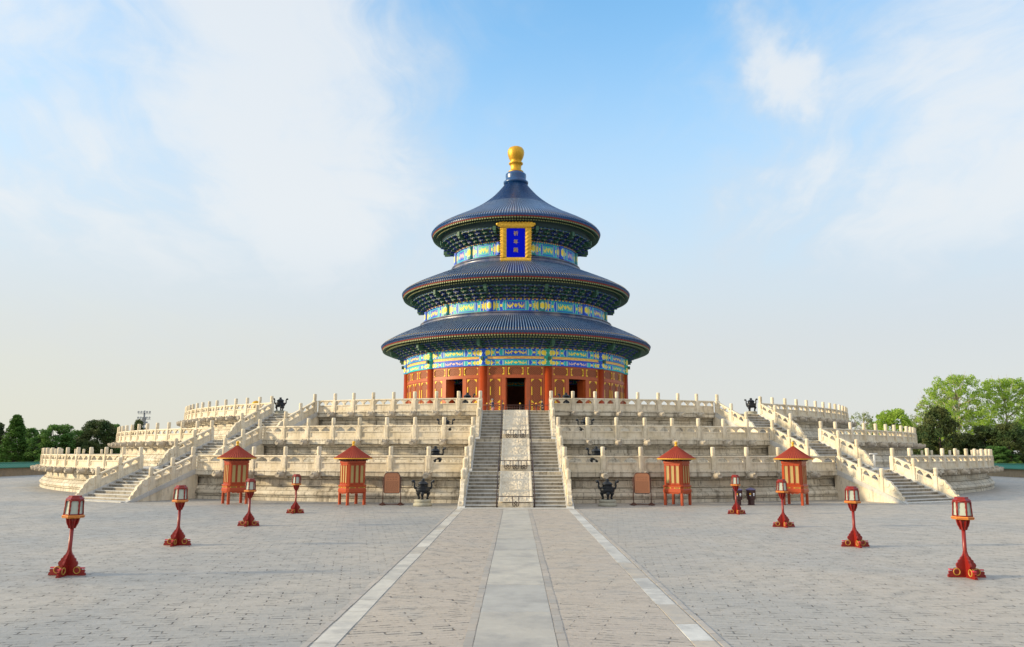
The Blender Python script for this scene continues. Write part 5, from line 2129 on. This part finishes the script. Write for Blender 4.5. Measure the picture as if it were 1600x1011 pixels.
tree_kind('dark_a', 1, lf_dark, bark_d, 9.0, 9.0, 0.2, 190, 150, 0.15, 'round', 0.15, 0.3, 8)
tree_kind('dark_b', 2, lf_mid, bark_d, 9.0, 8.0, 0.2, 170, 140, 0.16, 'round', 0.15, 0.28, 8)
tree_kind('dark_c', 3, lf_dark, bark_d, 9.0, 7.5, 0.1, 170, 140, 0.15, 'round', 0.16, 0.28, 8)
tree_kind('cone', 4, lf_hedge, bark_d, 10.0, 5.6, 0.1, 330, 90, 0.13, 'cone', 0.19, 0.25, 2)
tree_kind('poplar_a', 5, lf_bright, bark, 16.0, 13.0, 2.6, 460, 62, 0.14, 'vase', 0.08, 0.38, 50)
tree_kind('poplar_b', 6, lf_bright, bark, 16.0, 12.0, 3.0, 460, 66, 0.14, 'vase', 0.085, 0.36, 45)
tree_kind('pale_a', 7, lf_pale, bark, 10.0, 9.0, 1.5, 260, 42, 0.12, 'vase', 0.08, 0.22, 90)
tree_kind('spring_c', 8, lf_bright, bark_d, 9.5, 10.0, 0.6, 220, 100, 0.16, 'round', 0.12, 0.25, 25)
NAMES = {'dark_a': 'juniper_tree', 'dark_b': 'broadleaf_tree', 'dark_c': 'juniper_tree', 'cone': 'cypress_tree', 'poplar_a': 'poplar_tree', 'poplar_b': 'poplar_tree',
         'pale_a': 'willow_tree', 'spring_c': 'broadleaf_tree'}


def tree(key, px, depth, toppx, label, rot=0.0, wscale=1.0):
    cm, tm, h = TK[key]
    d = pixdir(px, 705)
    t = depth / d.y
    X = d.x * t
    Y = -DCAM + depth
    ztop = HCAM + (708 - toppx) / FPX * depth
    sc = ztop / h
    mw = TR(X, Y, -0.01, rot) @ Matrix.Diagonal((sc * wscale, sc * wscale, sc, 1))
    root = put(None, NAMES[key], None, TR(X, Y, -0.01, rot), None, label, 'tree', 'trees beyond the courtyard walls')
    put(cm, 'crown', root, mw)
    put(tm, 'trunk', root, mw)


tree('cone', 22, 160, 652, 'tall pointed cypress tree at the left edge of the photo', 0.3, 1.3)
tree('dark_c', -8, 165, 664, 'dark tree cut by the left frame edge', 1.0, 0.8)
tree('dark_b', 47, 178, 673, 'narrow dark tree just right of the pointed cypress', 2.0, 0.85)
tree('dark_b', 86, 160, 668, 'broad rounded green tree above the left courtyard wall', 0.5, 1.4)
tree('dark_a', 66, 168, 686, 'low dark bush shaped tree left of the broad rounded one', 2.2, 0.9)
tree('dark_b', 122, 172, 676, 'green tree in the middle of the left group behind the lowest balustrade', 4.0, 0.95)
tree('dark_a', 150, 165, 661, 'dark crowned tree left of the middle tier on the left', 1.4, 1.1)
tree('dark_b', 176, 176, 667, 'tree touching the left end of the middle balustrade', 3.1, 0.95)
tree('dark_a', 105, 176, 690, 'low dark tree filling the gap in the left group', 5.0, 1.1)
tree('dark_a', 140, 160, 693, 'low dark tree behind the lowest left balustrade posts', 3.6, 1.2)
tree('dark_c', 214, 180, 660, 'small dark tree top showing between posts left of the floodlight mast', 1.0, 0.5)
tree('dark_c', 8, 172, 690, 'low dark tree at the foot of the cypress on its left', 4.4, 1.3)
tree('dark_a', 40, 165, 694, 'low dark tree at the foot of the cypress on its right', 0.4, 1.2)
tree('poplar_a', 1502, 150, 590, 'tall bright green poplar left of its twin at the right', 0.4, 0.95)
tree('poplar_b', 1578, 152, 594, 'tall bright green poplar at the right frame edge', 1.9, 1.0)
tree('poplar_a', 1640, 160, 600, 'bright green poplar half cut by the right frame edge', 3.3, 0.9)
tree('pale_a', 1478, 158, 612, 'thin pale poplar shoot on the left of the tall poplars', 2.2, 0.8)
tree('dark_a', 1470, 122, 640, 'dark rounded juniper rising beside the poplars', 2.6, 0.72)
tree('dark_c', 1447, 126, 668, 'lower dark juniper behind the right end of the middle balustrade', 0.9, 1.0)
tree('dark_a', 1508, 124, 680, 'dark juniper low in front of the left poplar trunk', 4.1, 1.1)
tree('dark_c', 1540, 122, 668, 'dark juniper between the two poplar trunks', 3.0, 1.1)
tree('dark_a', 1578, 120, 664, 'dark juniper under the right poplar near the frame edge', 5.2, 1.1)
tree('dark_b', 1612, 122, 668, 'dark tree at the right frame edge above the wall', 0.1, 1.0)
tree('dark_b', 1560, 118, 698, 'low green bush like tree right above the right courtyard wall', 2.8, 1.6)
tree('dark_b', 1430, 130, 684, 'low dark tree behind the middle tier end on the right', 1.8, 1.0)
tree('spring_c', 1402, 175, 643, 'light green round tree behind the right middle balustrade', 0.6, 0.95)
tree('pale_a', 1350, 180, 646, 'pale thin tree right of the uppermost tier', 1.1, 0.7)
tree('pale_a', 1440, 185, 650, 'pale thin tree between the light green tree and the dark juniper', 3.9, 0.75)
tree('spring_c', 1370, 190, 662, 'low light green tree behind the right middle posts', 2.9, 0.7)

# ------------------------------------------------------------------ floodlight mast
root = thing('floodlight_mast', 'distant floodlight mast with two rows of lamps above the left balustrade', 'floodlight', (-92.5, 111, 0))
b = MB().use(steel)
b.tube([(0, 0, 0), (0, 0, 13.0)], [0.35, 0.2], 8)
b.box(-0.35, 0.35, -0.3, 0.3, 9.5, 11.4)
b.build('pole', root)
for z in (12.6, 11.2, 10.0):
    b = MB().use(steel)
    w = 1.6 if z > 10.5 else 0.9
    b.box(-w, w, -0.06, 0.06, z - 0.45, z - 0.35)
    b.build('crossarm', root)
    xs_ = (-1.4, -0.7, 0, 0.7, 1.4) if z > 12 else ((-1.4, -0.75, 0.75, 1.4) if z > 10.5 else (-0.8, 0.8))
    for x in xs_:
        f = MB().use(steel)
        T = Matrix.Translation((x, -0.1, z)) @ Matrix.Rotation(R(75), 4, 'X')
        f.lathe([(0.10, -0.15), (0.26, 0.05), (0.29, 0.12), (0.27, 0.12)], 12, T)
        f.use(glassy)
        f.lathe([(0.26, 0.10), (0.001, 0.13)], 12, T, cap=False)
        f.build('floodlight', root)
